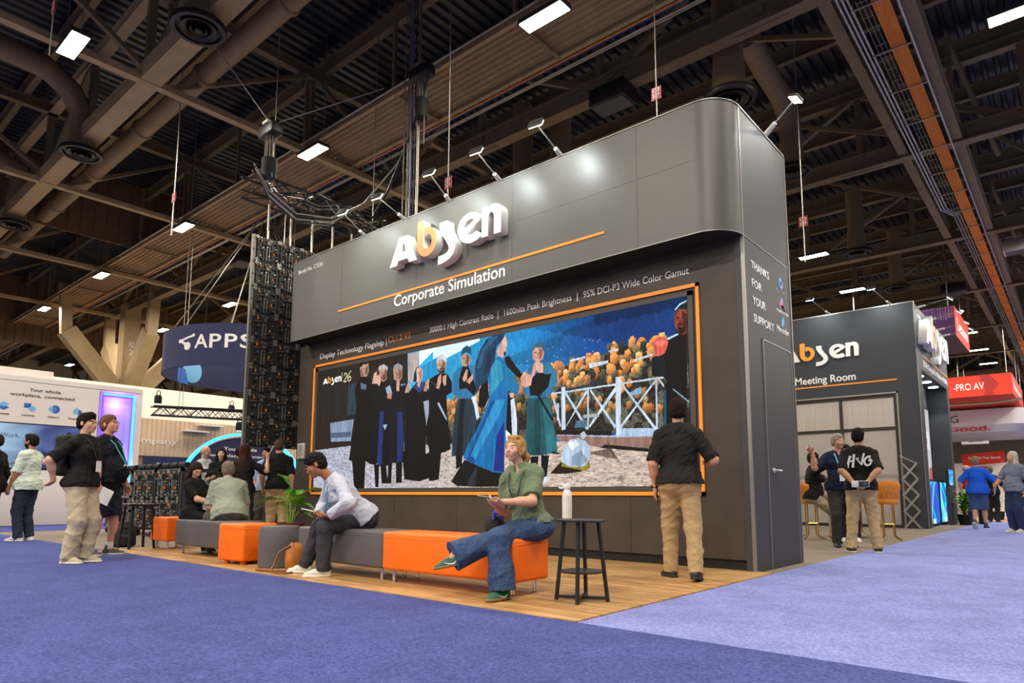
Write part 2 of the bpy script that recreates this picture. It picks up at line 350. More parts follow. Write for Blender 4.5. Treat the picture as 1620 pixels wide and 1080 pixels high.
# ducts and diffusers
ductm=mat('tan duct','7f6a4c',.55,0,.08,4)
def diffuser(x,y,z,label,elbow=None,R=.5):
    t=thing('ceiling_diffuser',label,'air diffuser',(x,y,z),0,'round air diffusers')
    M().lathe([(R*.98,.10),(R,.04),(R*.96,0),(R*.82,.0),(R*.80,.06),(R*.62,.06)],(x,y,z),40).build('outer_ring',blk,t,smooth=True)
    for i,r in enumerate((.66,.48,.30)): M().lathe([(R*r,.02),(R*(r+.02),-.01),(R*(r-.10),.045),(R*(r-.13),.05)],(x,y,z),36).build('ring',mat('dark bronze metal','3a322b',.4,.3),t,smooth=True)
    M().lathe([(R*.14,.05),(R*.14,-.02),(R*.10,-.03)],(x,y,z),20).build('hub',blk,t,smooth=True)
    g=M(); pts=[(x,y,z+.06),(x,y,z+.9)]+(elbow or [(x,y,z+2.6)]); g.tube(pts,[R*.66,R*.56]+[R*.56]*(len(pts)-2),20); g.build('duct_drop',ductm,t,smooth=True)
def arc(c,a,b,n=6,):  # quarter bend from direction a to b about c
    return [Vector(c)+Vector(a)*math.cos(math.pi/2*i/n)+Vector(b)*math.sin(math.pi/2*i/n) for i in range(n+1)]
diffuser(-9.4,-2.1,9.5,'big round ceiling diffuser at the top left beside the tan box beam',[(-9.4,-2.1,11.6),(-9.2,-2.6,12.3)])
diffuser(-16.4,-1.95,9.5,'round ceiling diffuser at the left end of a bent duct',[(-16.4,-2.0,10.6),(-16.4,-2.3,11.1),(-16.3,-2.9,11.4),(-16.2,-4.2,11.4),(-16.2,-7,11.3)])
diffuser(-2.7,10.9,9.5,'round ceiling diffuser behind the top right of the dark booth',[(-2.7,10.9,11.0),(-2.75,10.5,11.5),(-2.8,9.8,11.7),(-2.6,7.6,11.6)])
diffuser(-2.36,5.8,9.0,'round ceiling diffuser half hidden behind the rounded corner of the booth',[(-2.36,5.8,11.2),(-2.4,6.1,11.9)],.55)
diffuser(-23.4,-1.8,9.5,'small round ceiling diffuser far off along the tan beam',[(-23.4,-1.8,11.4),(-23.4,-3.5,12)])
diffuser(-2.7,24.3,9.5,'distant round diffuser above the meeting room booth',[(-2.7,24.3,12)])
diffuser(-3.0,19,9.6,'round diffuser between two strip lights on the right',[(-3.0,19,12)])
M1=lambda pts,r: M().tube(pts,r,18)
tag(M1([(-30,-.75,10.5),(-6.0,-.75,10.5)],.23).build('air_duct',ductm,smooth=True),'long round tan duct running beside the box beam at upper left','duct')
for i in range(6):
    x=-8.6-3.6*i; tag(M().lathe([(.25,-.06),(.27,-.03),(.27,.03),(.25,.06)],(x,-.75,10.5),20,axis=(1,0,0)).build('duct_flange',ductm,smooth=True),'flange ring clasping the long round duct','flange',group='duct flanges')
tag(M1([(-9.3,7.4,12.4),(-9.3,7.4,10.4)]+arc((-8.9,7.4,10.4),(-.4,0,0),(0,0,-.4))+arc((-8.3,7.4,10.4),(0,0,-.4),(.4,0,0))+[(-7.9,7.4,11.6)],.3).build('air_duct',ductm,smooth=True),'u-bend tan duct behind the booth top edge','duct')
# speaker / filter boxes on beams
for x,y,z,l in ((-4.7,5.0,9.7,'dark box hung from the big girder right of the centre light'),(-16.8,-4.2,10.3,'grey box on the bent duct at left'),(-21,4.8,9.7,'dark box on the girder above the ring sign'),(-.9,26,9.6,'dark box on the far girder right of the booth'),(1.6,21,9.4,'pale box beside the cable tray at far right')):
    t=thing('ceiling_box',l,'box',(x,y,z)); M().box((x-.45,y-.3,z-.25),(x+.45,y+.3,z+.15)).build('housing',blk if 'dark' in l else galv,t,bevel=.02); M().box((x-.38,y-.24,z-.265),(x+.38,y+.24,z-.25)).build('grille',mat('grille','5a5450',.8),t)
# high bays
lampm=mat('lit diffuser','fff3dc',.5,0,emit='fff0d8',es=28.0); hous=mat('fixture housing','3a352f',.5)
FIX=None
def highbay(x,y,label=None,group=None,z=9.5,lit=True):
    global FIX
    if FIX is None:
        t=thing('high_bay_light','lamp','ceiling light',(0,0,0)); M().box((-.5,-.17,.0),(.5,.17,.09)).build('housing',hous,t,bevel=.015)
        M().box((-.47,-.15,-.012),(.47,.15,0)).build('diffuser',lampm,t)
        g=M()
        for s in (-.48,.48): g.tube([(s,0,.09),(s,0,3.32)],.008,5)
        g.build('hanger',galv,t); FIX=t; o=t; o.location=(x,y,z); WM[o.name]=Matrix.Translation((x,y,z))
    else: o=dup(FIX,(x,y,z))
    o['label']=label or 'distant strip light glowing among the far roof trusses'; o['group']=group or 'high bay lights'
    la=bpy.data.lights.new('lamp','AREA'); la.shape='RECTANGLE'; la.size=.94; la.size_y=.3; la.energy=LAMP_W; la.color=(1,.92,.80)
    lo=bpy.data.objects.new('lamp',la); COL.objects.link(lo); lo.location=(x,y,z-.03)
    return o
NAMED={(0,1):'brightest long ceiling light, top centre above the booth',(1,1):'ceiling light above the chain hoist and cable loop',(2,1):'ceiling light left of the black panel wall, third along the row',(3,1):'fourth ceiling light along the row going left',(4,1):'fifth ceiling light in the row, above the forked column',(5,1):'ceiling light at the left edge of the photo',
 (1,0):'square-looking ceiling light at the top left corner',(3,2):'ceiling light to the right of the forked column',(0,4):'ceiling light above the right of the second booth',(0,5):'warm strip light low over the meeting room sign'}
for j in range(-1,7):
    for i in range(-2,7):
        x=-4.2-7.5*i; y=1.85+5.35*(j-1)
        if j in (2,3) and i in (0,-1): continue
        if j==0 and i in (0,): continue
        if j==-1 and i>3: continue
        if x>8 and y<-2: continue
        highbay(x,y,NAMED.get((i,j)))
highbay(2.45,7.31,'ceiling light cut by the right edge of the photo')
highbay(2.3,-9,'ceiling light behind the viewer near the aisle'); highbay(-5.2,-9,'ceiling light behind the viewer over the aisle')
for j in range(6):
    for i in range(5): highbay(12-7.5*i,-15-5.35*j,'ceiling light in the part of the hall behind the viewer')
for k in range(7): highbay(4.5,24+5.35*k,None); highbay(-1.5-.0*k,30+5.35*k,None)
# forked columns
def column(x,y,h=5.9):
    t=thing('forked_column','tan steel column with four branching arms holding up the roof behind the white booth' if x>-40 else 'distant forked tan column at far left','column',(x,y,0))
    M().box((x-.45,y-.45,0),(x+.45,y+.45,h)).build('shaft',beam_l,t)
    M().box((x-.36,y-.36,h),(x+.36,y+.36,10.2)).build('upper_shaft',beam_l,t)
    for dx,dy in ((0,1),(0,-1),(1,0),(-1,0)):
        g=M(); g.bar((x+dx*.3,y+dy*.3,h-.3),(x+dx*2.7,y+dy*2.7,h+2.5),.6,.75); g.bar((x+dx*2.7,y+dy*2.7,h+2.3),(x+dx*(4.2 if dy>0 else 2.9),y+dy*(5.2 if dy>0 else 2.9),10.6),.5 if dy>0 else .35,.45); g.build('arm',beam_l,t)
    if x>-40:
        for z,s in ((7.6,'2'),(8.0,'N2')): text('column_number',s,(x+.365,y-.1,z),(0,1,0),(0,0,1),.22,.28,white_m,t,.01)
column(-33,5.2); 
# hanging rods with red number tags
red=mat('red sign','8e1418',.5)
def tag_sign(x,y,z,s,label):
    t=thing('number_tag',label,'sign',(x,y,z)); M().box((x-.09,y-.01,z-.115),(x+.09,y+.01,z+.115)).build('plate',red,t)
    a=s.split(); 
    d=Vector((.86,.5,0)); 
    for i,q in enumerate(a): text('number',q,Vector((x-.065,y-.012,z+.02-.10*i)),(1,0,0),(0,0,1),.13,.07,white_m,t,.004)
    M().tube([(x,y,z-.9),(x,y,12.3)],.012,6).build('hanging_rod',galv,t)
for q in ((-12.72,-1.04,7.56,'C3 223','red tag C3 223 hanging over the left of the booth'),(-6.03,1.24,6.65,'C3 324','red tag C3 324 above the booth logo'),(-2.43,2.72,7.69,'C3 327','red tag C3 327 above the right part of the booth header'),(-1.48,7.39,6.64,'C3 329','red tag C3 329 right of the booth corner'),(-10.04,-4.23,9.03,'C2 231','red tag hung at the upper left beside the square ceiling light'),(-14.7,2.89,7.9,'C3 221','small red tag above the round navy sign')): tag_sign(*q)
# ================================================================ main booth
hdr=mat('satin charcoal laminate','57534f',.42,0,.05,1.5,.03,200,spec=.5); wallm=mat('brown black laminate','40372f',.55,0,.16,2.6,.05,120,spec=.4,detail=7)
sidem=mat('charcoal side laminate','3c3a3b',.55,0,.04,2,spec=.4); edge=mat('aluminium edge','8f8b86',.4,.6); oran=mat('orange paint','ff9a30',.45); letw=mat('white lettering','eeebe6',.5); leto=mat('orange lettering','e58a3c',.5)
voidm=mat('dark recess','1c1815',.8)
bt=thing('exhibit_booth','big charcoal exhibition booth with white 3d logo and a rounded header corner','booth',(-4.4,.75,0))
M().box((-8.87,.02,.12),(-.04,.12,3.67)).build('front_wall',wallm,bt)
M().box((-8.80,.045,0),(-.04,.12,.12)).build('plinth',voidm,bt)
g=M(); g.box((-8.87,.12,0),(-8.77,1.5,5.1)); g.box((-8.77,1.42,0),(-.1,1.5,5.1)); g.build('rear_wall',sidem,bt)
M().box((-.10,0,0),(0,1.508,5.2)).build('side_wall',sidem,bt)
g=M(); g.box((-.03,-.012,0),(.006,.012,5.2)); g.box((-.012,1.50,0),(.008,1.525,5.2)); g.box((-.1,-.01,5.2),(.006,1.515,5.22)); g.build('edge_trim',edge,bt)
# header with a quarter round front corner
r=.376; P=[(-8.59,1.42),(-8.59,-.378),(-8.2,-.378),(-r,-.378)]
P+=[(-r+r*math.sin(math.radians(a)),-.002-r*math.cos(math.radians(a))) for a in range(3,91,3)]+[(-.002,1.42)]
zb,zt=3.67,5.2; n=len(P); g=M()
g.add([(x,y,zb) for x,y in P]+[(x,y,zt) for x,y in P],[(i,(i+1)%n,n+(i+1)%n,n+i) for i in range(n)]+[tuple(range(n,2*n))])
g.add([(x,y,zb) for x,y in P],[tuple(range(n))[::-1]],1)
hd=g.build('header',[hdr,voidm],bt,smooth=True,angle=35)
g=M()
for i in range(n-1):
    if i==0: continue
    (x0,y0),(x1,y1)=P[i],P[i+1]; g.bar((x0,y0,zt+.004),(x1,y1,zt+.004),.02,.012); g.bar((x0,y0,zb+.004),(x1,y1,zb+.004),.012,.01)
g.build('header_trim',edge,bt)
g=M()
for x in (-7.0,-5.02,-3.05,-1.1): g.box((x-.002,-.3795,zb),(x+.002,-.377,zt))
g.box((-8.59,-.3792,4.52),(-.38,-.377,4.523)); g.build('panel_seam',mat('seam','403c38',.6),bt)
g=M()
for x in (-7.4,-5.9,-4.45,-3.0,-1.5): g.box((x-.002,.0185,.12),(x+.002,.021,.8))
g.build('wall_seam',voidm,bt)
g=M(); y0=-.002
for a,b in (((-8.35,3.20),(-.543,3.244)),((-8.35,.80),(-.543,.844)),((-8.35,.80),(-8.305,3.244)),((-.583,.80),(-.543,3.244))): g.box((a[0],y0,a[1]),(b[0],.025,b[1]))
g.build('orange_frame',oran,bt)
M().box((-7.06,-.388,3.975),(-1.56,-.376,4.008)).build('orange_line',oran,bt)
g=M()
for a,b in (((-8.27,.85),(-8.21,3.165)),((-.685,.85),(-.62,3.165)),((-8.27,3.11),(-.62,3.165)),((-8.27,.85),(-.62,.905))): g.box((a[0],.0,a[1]),(b[0],.03,b[1]))
g.build('screen_surround',mat('screen surround','45403b',.5),bt)
X,Z=(1,0,0),(0,0,1); YF=-.379
text('lettering','Corporate Simulation',(-5.54,YF,3.79),X,Z,2.37,.185,letw,bt,.006,bold=.012)
text('lettering','Booth No. C7236',(-8.40,YF,4.955),X,Z,.79,.075,letw,bt,.004,bold=.01)
YW=.019
text('lettering','Display Technology Flagship',(-8.18,YW,3.345),X,Z,1.90,.105,letw,bt,.004); text('lettering','|',(-6.215,YW,3.345),X,Z,.012,.105,letw,bt,.004); text('lettering','CL1.2 V3',(-6.15,YW,3.365),X,Z,.56,.105,leto,bt,.004)
text('lettering','30000:1 High Contrast Ratio',(-5.12,YW,3.375),X,Z,1.38,.088,letw,bt,.004); text('lettering','|',(-3.66,YW,3.375),X,Z,.012,.09,letw,bt,.004)
text('lettering','1600nits Peak Brightness',(-3.53,YW,3.375),X,Z,1.19,.088,letw,bt,.004); text('lettering','|',(-2.25,YW,3.375),X,Z,.012,.09,letw,bt,.004)
text('lettering','95% DCI-P3 Wide Color Gamut',(-2.15,YW,3.375),X,Z,1.49,.088,letw,bt,.004)
LOGO=[('A',[[(260,80),(486,528),(682,528),(910,76),(735,76),(690,150),(472,150),(440,80)],[(530,270),(593,433),(652,270)]]),
('b',[[(915,668),(1050,664),(1040,300),(1060,225),(1110,192),(1170,190),(1220,225),(1242,300),(1225,370),(1185,412),(1140,418),(1088,385),(1079,527),(1150,534),(1214,516),(1270,482),(1312,425),(1341,350),(1342,270),(1325,205),(1285,145),(1225,98),(1150,76),(1072,81),(1000,115),(942,180),(915,240),(909,311)]]),
('s',[[(1411,519),(1567,519),(1567,440),(1590,370),(1644,284),(1700,215),(1736,143),(1745,60),(1704,-17),(1640,-72),(1563,-103),(1470,-118),(1380,-122),(1390,10),(1470,8),(1540,18),(1590,42),(1613,80),(1600,130),(1550,205),(1481,300),(1430,385),(1411,450)]]),
('e',[[(2257,105),(2184,66),(2060,48),(1960,70),(1890,105),(1835,165),(1795,240),(1787,310),(1805,380),(1840,430),(1900,476),(1970,500),(2043,506),(2130,492),(2205,452),(2263,392),(2235,350),(1962,203),(2010,182),(2090,176),(2170,205)],[(1910,278),(1925,340),(1975,392),(2050,412),(2125,384),(2085,360)]]),
('n',[[(2270,505),(2388,505),(2396,478),(2440,505),(2506,510),(2575,486),(2618,435),(2634,369),(2630,66),(2502,66),(2499,350),(2480,390),(2440,402),(2408,385),(2395,345),(2392,70),(2267,70)]])]
glw=mat('white acrylic letter','e9e6e2',.4); glo=mat('orange acrylic face','f09a55',.45); glo2=mat('bright orange face','ff9a1c',.45)
def logo(o,X,Z,sc,parent,depth,face,side=None):
    for k,lp in LOGO: glyph('logo_letter',[[(x,y) for x,y in l] for l in lp],o,X,Z,sc,[side or glw,face if k=='b' else glw],parent,depth)
logo((-5.75,-.38,4.3),X,Z,.001,bt,.15,glo)
# side wall door and thanks
dr=M().box((0,.47,0),(.006,1.41,2.565)).build('door',sidem,bt)
g=M(); g.box((0,.455,0),(.010,.47,2.58)); g.box((0,1.41,0),(.010,1.425,2.58)); g.box((0,.455,2.565),(.010,1.425,2.58)); g.build('door_trim',edge,dr)
g=M(); g.lathe([(.03,0),(.03,.012),(.012,.014),(.012,.05)],(.006,.62,1.085),16,axis=(1,0,0)); g.tube([(.055,.62,1.085),(.06,.68,1.085),(.05,.76,1.083)],.011,8); g.build('door_handle',mat('pale metal','cfcac4',.35,.5),dr,smooth=True)
Y1=(0,1,0)
for s,y,z,w_ in (('THANKS',.195,3.345,.57),('FOR',.205,3.135,.30),('YOUR',.21,2.935,.40),('SUPPORT',.215,2.73,.64)): text('lettering',s,(0,y,z),Y1,Z,w_,.095,letw,bt,.004,bold=.006)
lb=mat('light blue','5a9ee0',.5); pk=mat('pink','e2587a',.5); gr=mat('grey lettering','8d8985',.5)
g=M(); g.prism(circ(0,0,.075,6,a0=90-0),(0,1.17,3.405),Y1,Z,.004); g.build('sponsor_emblem',lb,bt)
g=M(); g.prism(circ(0,0,.035,6,a0=90),(0.004,1.17,3.405),Y1,Z,.003); g.build('sponsor_emblem',sidem,bt)
text('lettering','Q-SYS',(0,.985,3.255),Y1,Z,.35,.06,gr,bt,.003)
g=M(); g.prism([(-.09,-.07),(-.10,-.03),(-.03,.06),(0,.035),(.05,-.02),(.10,-.08),(.07,-.02),(.02,-.03),(-.03,-.02)][::1],(0,1.18,3.15),Y1,Z,.004); g.build('sponsor_emblem',pk,bt)
g=M(); g.prism([(-.035,.03),(0,.085),(.05,.01),(0,.02)],(0.0005,1.18,3.15),Y1,Z,.005); g.build('sponsor_emblem',lb,bt)
text('lettering','MAGNETACTION',(0,.985,3.02),Y1,Z,.41,.035,letw,bt,.003)
g=M(); g.prism([(-.05,-.05),(-.05,.05),(0,.03),(0,.09),(.05,.05),(.05,-.05),(0,-.03),(0,-.09)],(0,1.18,2.91),Y1,Z,.004); g.build('sponsor_emblem',lb,bt)
text('lettering','Hirender',(0,.965,2.775),Y1,Z,.43,.075,letw,bt,.003)
# grey wall device left of the screen
t=thing('wall_device','small pale grey wall unit left of the big screen','wall unit',(-8.65,.02,1.48)); M().box((-8.77,-.03,1.47),(-8.54,.02,1.77)).build('case',mat('pale grey plastic','b7b2aa',.5),t,bevel=.012)
M().box((-8.74,-.034,1.53),(-8.57,-.03,1.74)).build('face',mat('mid grey plastic','8d8881',.5),t); M().cyl((-8.655,-.036,1.50),(-8.655,-.03,1.50),.012).build('button',blk,t)
# clamp-on arm spotlights
spotm=mat('cold lit lens','eafff5',.4,emit='e6fff4',es=22)
def armlight(b,l,label,aim,energy,lit=True,group='arm spotlights'):
    b,l=Vector(b),Vector(l); t=thing('arm_spotlight',label,'spotlight',b,0,group)
    d=(l-b).normalized(); M().tube([b,b+d*.22],[.035,.028],10).build('clamp',mat('pale grey plastic','b7b2aa',.5),t,smooth=True)
    M().tube([b+d*.15,l],.009,6).build('arm',galv,t)
    ad=(Vector(aim)-l).normalized(); s,u,_=frame(ad); g=M(); g.bar(l-ad*.02,l+ad*.02,.2,.12); g.build('lamp_head',hous,t,bevel=.02)
    M().bar(l+ad*.021,l+ad*.027,.18,.1).build('lens',spotm if lit else hous,t)
    if lit:
        la=bpy.data.lights.new('lamp','SPOT'); la.energy=energy; la.spot_size=math.radians(115); la.spot_blend=.8; la.shadow_soft_size=.07; la.color=(.88,1,.97)
        lo=bpy.data.objects.new('lamp',la); COL.objects.link(lo); lo.location=l+ad*.05; lo.rotation_euler=(-ad).to_track_quat('Z','Y').to_euler()
for bx,lx,l in ((-2.24,-2.1,'arm spotlight on the booth header, nearest the rounded corner'),(-3.32,-3.11,'second arm spotlight from the rounded corner, above the last logo letters'),(-4.35,-4.03,'arm spotlight above the middle of the logo'),(-5.38,-5.2,'arm spotlight just left of the logo'),(-6.45,-6.08,'bright arm spotlight at the left of the header by the black panels')):
    armlight((bx,-.3,5.22),(lx,-1.05,5.32),l,(lx-.1,-.38,4.9),62)
armlight((-.05,.914,5.22),(.41,.77,5.5),'bright arm spotlight over the side wall with the door',(0,.8,4.3),50)
# ================================================================ meeting room booth behind
b2=mat('blue black laminate','33353a',.55,0,.06,2,spec=.4); bz,yb,xb=5.8,12.4,-.35
mt=thing('meeting_room_booth','dark meeting room booth with glass front and orange b in its logo','booth',(-4,15,0))
g=M(); g.box((-9.5,yb,3.48),(xb,yb+.2,bz)); g.box((-.88,yb,0),(xb,yb+.2,3.48)); g.build('front_wall',b2,mt)
g=M(); g.box((xb-.2,yb+.2,4.12),(xb,17.6,bz)); g.box((xb-.5,yb+.2,0),(xb,12.95,4.12)); g.box((xb-.5,17.2,0),(xb,17.6,4.12)); g.box((xb-.55,12.95,0),(xb-.5,17.2,4.12)); g.box((xb-.5,12.95,4.1),(xb,17.2,4.13)); g.build('side_wall',b2,mt)
g=M(); g.box((-9.5,17.4,0),(xb-.55,17.6,bz)); g.box((-9.5,yb+.2,0),(-9.3,17.4,bz)); g.box((-9.3,yb+.2,bz-.1),(xb-.2,17.4,bz)); g.build('rear_wall',b2,mt)
g=M(); g.box((-9.5,yb-.012,bz),(xb+.012,yb+.2,bz+.025)); g.box((xb-.01,yb,0),(xb+.012,yb+.03,4.12)); g.box((xb-.01,12.93,0),(xb+.01,12.96,4.12)); g.build('edge_trim',edge,mt)
logo((-3.98,yb,4.50),X,Z,.00088,mt,.06,glo2)
text('lettering','Absen Meeting Room'[6:],(-3.36,yb,3.92),X,Z,1.57,.20,letw,mt,.006,bold=.014)
M().box((-6.2,yb-.012,3.80),(-.82,yb,3.835)).build('orange_line',oran,mt)
logo((xb,12.4,4.65),Y1,Z,.00155,mt,.2,glo)
M().box((xb,13.3,4.50),(xb+.012,18.0-.5,4.535)).build('orange_line',oran,mt)
text('lettering','DDSR: Designed for Maximum Visibility',(xb,13.35,4.25),Y1,Z,4.1,.16,letw,mt,.006,bold=.012)
text('lettering','Booth No. C7236',(xb,12.95,5.52),Y1,Z,1.0,.09,letw,mt,.004)
dl=mat('lit downlight','f4fff8',.4,emit='f2fff8',es=20)
for y in (14.1,15.3,16.5):
    d=M().lathe([(.13,0),(.13,.03),(.02,.035)],(xb-.25,y,4.085),20).build('downlight',dl,mt,smooth=True)
    la=bpy.data.lights.new('lamp','SPOT'); la.energy=70; la.spot_size=1.6; la.shadow_soft_size=.1; lo=bpy.data.objects.new('lamp',la); COL.objects.link(lo); lo.location=(xb-.2,y,4.05)
# glass front
frs=mat('frosted glass','b9afa4',.35,0,.10,3,stretch=(9,1,.25),spec=.5); gls=mat('lightly frosted glass','b4aca6',.12,0,spec=.6,alpha=.62); mul=mat('dark mullion','2a2522',.5)
gf=thing('glass_partition','glazed front of the meeting room with dark mullions and frosted bands','glass wall',(-3,yb,0))
g=M()
for x in (-.9,-2.22,-3.55,-4.9,-6.2,-7.5,-8.8): g.box((x-.035,yb+.03,0),(x+.035,yb+.13,3.47))
for z in (.04,2.56,3.42): g.box((-9.3,yb+.035,z-.04),(-.88,yb+.125,z+.04))
g.build('mullions',mul,gf)
g=M(); g.box((-.86,yb-.01,0),(-.82,yb+.03,3.5)); g.box((-9.3,yb-.01,3.46),(-.82,yb+.03,3.5)); g.build('outer_frame',edge,gf)
xs=[-.9,-2.22,-3.55,-4.9,-6.2,-7.5,-8.8]
for a,b in zip(xs[1:],xs):
    M().box((a+.035,yb+.07,2.6),(b-.035,yb+.09,3.38)).build('upper_pane',frs,gf); M().box((a+.035,yb+.07,.08),(b-.035,yb+.09,2.52)).build('lower_pane',gls,gf)
g=M(); g.box((-9.2,yb+.066,.62),(-.93,yb+.07,2.5-.9+.0)); 
M().box((-9.2,yb+.064,1.28),(-.93,yb+.069,1.36)).build('band',mat('grey glass band','8c8480',.4),gf); M().box((-9.2,yb+.064,.66),(-.93,yb+.069,.70)).build('band',mat('grey glass band','8c8480',.4),gf)
structure(M().box((-9.3,15.8,0),(-.95,15.9,5.6)).build('wall_meeting_room',mat('pale inner wall','cfc7bc',.8)))
la=bpy.data.lights.new('lamp','AREA'); la.size=3; la.energy=110; la.color=(1,.92,.84); lo=bpy.data.objects.new('lamp',la); COL.objects.link(lo); lo.location=(-3,14.2,5.5)
t=thing('room_ceiling_light','square ceiling lamp inside the meeting room','ceiling light',(-3,14.2,5.55)); M().box((-4.2,13.6,5.55),(-1.8,14.8,5.62)).build('housing',hous,t); M().box((-4.1,13.7,5.53),(-1.9,14.7,5.55)).build('diffuser',lampm,t)
for x,l in ((-2.6,'thin arm spotlight on the meeting room header, left one'),(-1.1,'thin arm spotlight on the meeting room header, right one')): armlight((x+.25,yb+.05,bz+.02),(x,yb-.9,bz+.3),l,(x,yb,bz-.5),60)
for k,(y,l) in enumerate(((13.2,'first bright arm lamp over the side logo'),(14.9,'second bright arm lamp over the side logo'),(16.4,'third bright arm lamp over the side logo'),(17.4,'last bright arm lamp over the side logo'))): armlight((xb-.05,y,bz+.02),(xb+.75,y-.1,bz+.12),l,(xb,y,bz-.7),45)
# side display wall of the meeting booth
def paint(Hh,Ww,polys,bg):
    im=np.zeros((Hh,Ww,3),np.float32); im[:]=lin(bg)
    for c,pl in polys: fillpoly(im,[(x*Ww,y*Hh) for x,y in pl],lin(c))
    return im
def fillpoly(im,pl,c,a=1.0):
    Hh,Ww=im.shape[:2]; P_=np.array(pl,float); x0,y0=np.floor(P_.min(0)).astype(int); x1,y1=np.ceil(P_.max(0)).astype(int)
    x0=max(x0,0);y0=max(y0,0);x1=min(x1+1,Ww);y1=min(y1+1,Hh)
    if x1<=x0 or y1<=y0: return
    yy,xx=np.mgrid[y0:y1,x0:x1]; xx=xx+.5;yy=yy+.5; ins=np.zeros(xx.shape,bool); n=len(P_)
    for i in range(n):
        xa,ya=P_[i];xb_,yb_=P_[(i+1)%n]
        if ya==yb_: continue
        k=((ya>yy)!=(yb_>yy))&(xx<(xb_-xa)*(yy-ya)/(yb_-ya)+xa); ins^=k
    c=np.array(c(xx,yy)[ins] if callable(c) else c,np.float32); s=im[y0:y1,x0:x1]; s[ins]=s[ins]*(1-a)+c*a
t=thing('display_wall','tall pale display screen showing decor in the recess of the meeting booth side','screen',(xb-.45,15,1.3))
im=paint(110,90,[('c8c4c8',[(0,0),(1,0),(1,.06),(0,.06)]),('b0602c',[(.05,.08),(.2,.1),(.2,.28),(.08,.26)]),('c07a48',[(.22,.12),(.36,.14),(.34,.24),(.24,.24)]),('f2f0f0',[(.5,.3),(.95,.32),(.95,.58),(.5,.56)]),('c8802c',[(.55,.42),(.85,.42),(.85,.5),(.55,.5)]),('4c7a40',[(.05,.4),(.25,.5),(.6,.75),(.8,.95),(.55,.98),(.3,.75),(.05,.58)]),('f4f2ee',[(.15,.72),(.5,.74),(.5,1),(.15,1)]),('c08020',[(.25,.8),(.4,.8),(.4,.92),(.25,.92)]),('b46a5a',[(.85,.85),(1,.8),(1,1),(.85,1)])],'d4d0d4')
pix_mesh('picture',im,(xb-.44,13.15,1.3),Y1,Z,3.4,2.1,pic_mat('bright picture',.9),t); M().box((xb-.5,13.1,1.25),(xb-.445,16.6,3.45)).build('cabinet',blk,t)
text('lettering','DDSR',(xb-.5,13.2,3.75),Y1,Z,.5,.13,letw,t,.03); text('lettering','Maximum Visibility',(xb-.5,13.2,3.55),Y1,Z,2.6,.09,letw,t,.03)
yy,xx=np.mgrid[0:70,0:60]/60.
def neon(seed):
    a=np.sin(xx*9+3*np.sin(yy*4+seed)+seed)*np.sin(yy*5-xx*7+2*seed); b_=np.clip(np.sin(xx*13+yy*6*np.sin(xx*3+seed)),0,1)**3
    im=np.zeros((70,60,3),np.float32); im[...,0]=.02+.5*b_*b_*.4; im[...,1]=np.clip(.08+.5*np.clip(a,0,1)+.55*b_,0,1); im[...,2]=np.clip(.35+.6*np.abs(a)+.5*b_,0,1); im[62:,20:32]=.9; return im
nm=pic_mat('neon picture',1.3)
for k,(y,l) in enumerate(((13.35,'blue neon patterned screen on the floor, left of two'),(15.25,'blue neon patterned screen on the floor, right of two'))):
    t=thing('floor_screen',l,'screen',(xb-.3,y,0)); M().box((xb-.45,y,.02),(xb-.11,y+1.7,1.26)).build('cabinet',blk,t); pix_mesh('picture',neon(k*2.3+.4),(xb-.105,y+.05,.08),Y1,Z,1.6,1.12,nm,t)
t=thing('small_screen','small upright blue screen on a dark stand at the end of the meeting booth','screen',(xb+.06,16,0)); M().box((xb+.01,15.45,0),(xb+.11,16.45,1.1)).build('stand',b2,t); M().box((xb+.02,15.5,1.1),(xb+.10,16.4,1.6)).build('cabinet',blk,t); pix_mesh('picture',neon(5.),(xb+.102,15.53,1.13),Y1,Z,.84,.44,nm,t)
# folding scissor stand leaning on the pier
t=thing('folding_literature_stand','silver zigzag folding literature rack on the floor by the dark pier','stand',(-.55,12.0,0))
alu=mat('brushed aluminium','b9b2aa',.35,.85)
for s in (0,.16):
    g=M()
    for k in range(4):
        z=.03+.4*k
        for (a,b) in (((-.80,z),(-.47,z+.4)),((-.47,z),(-.80,z+.4))): g.bar((a[0],12.05+s+.02*k,a[1]),(b[0],12.05+s+.02*(k+1),b[1]),.018,.028)
    g.build('scissor_frame',alu,t)
g=M()
for k in range(5):
    for x in (-.80,-.47): g.bar((x,12.03+.02*k,.03+.4*k),(x,12.25+.02*k,.03+.4*k),.02,.02)
g.bar((-.82,12.1,1.82),(-.5,12.2,1.63),.03,.02); g.build('cross_bar',alu,t)
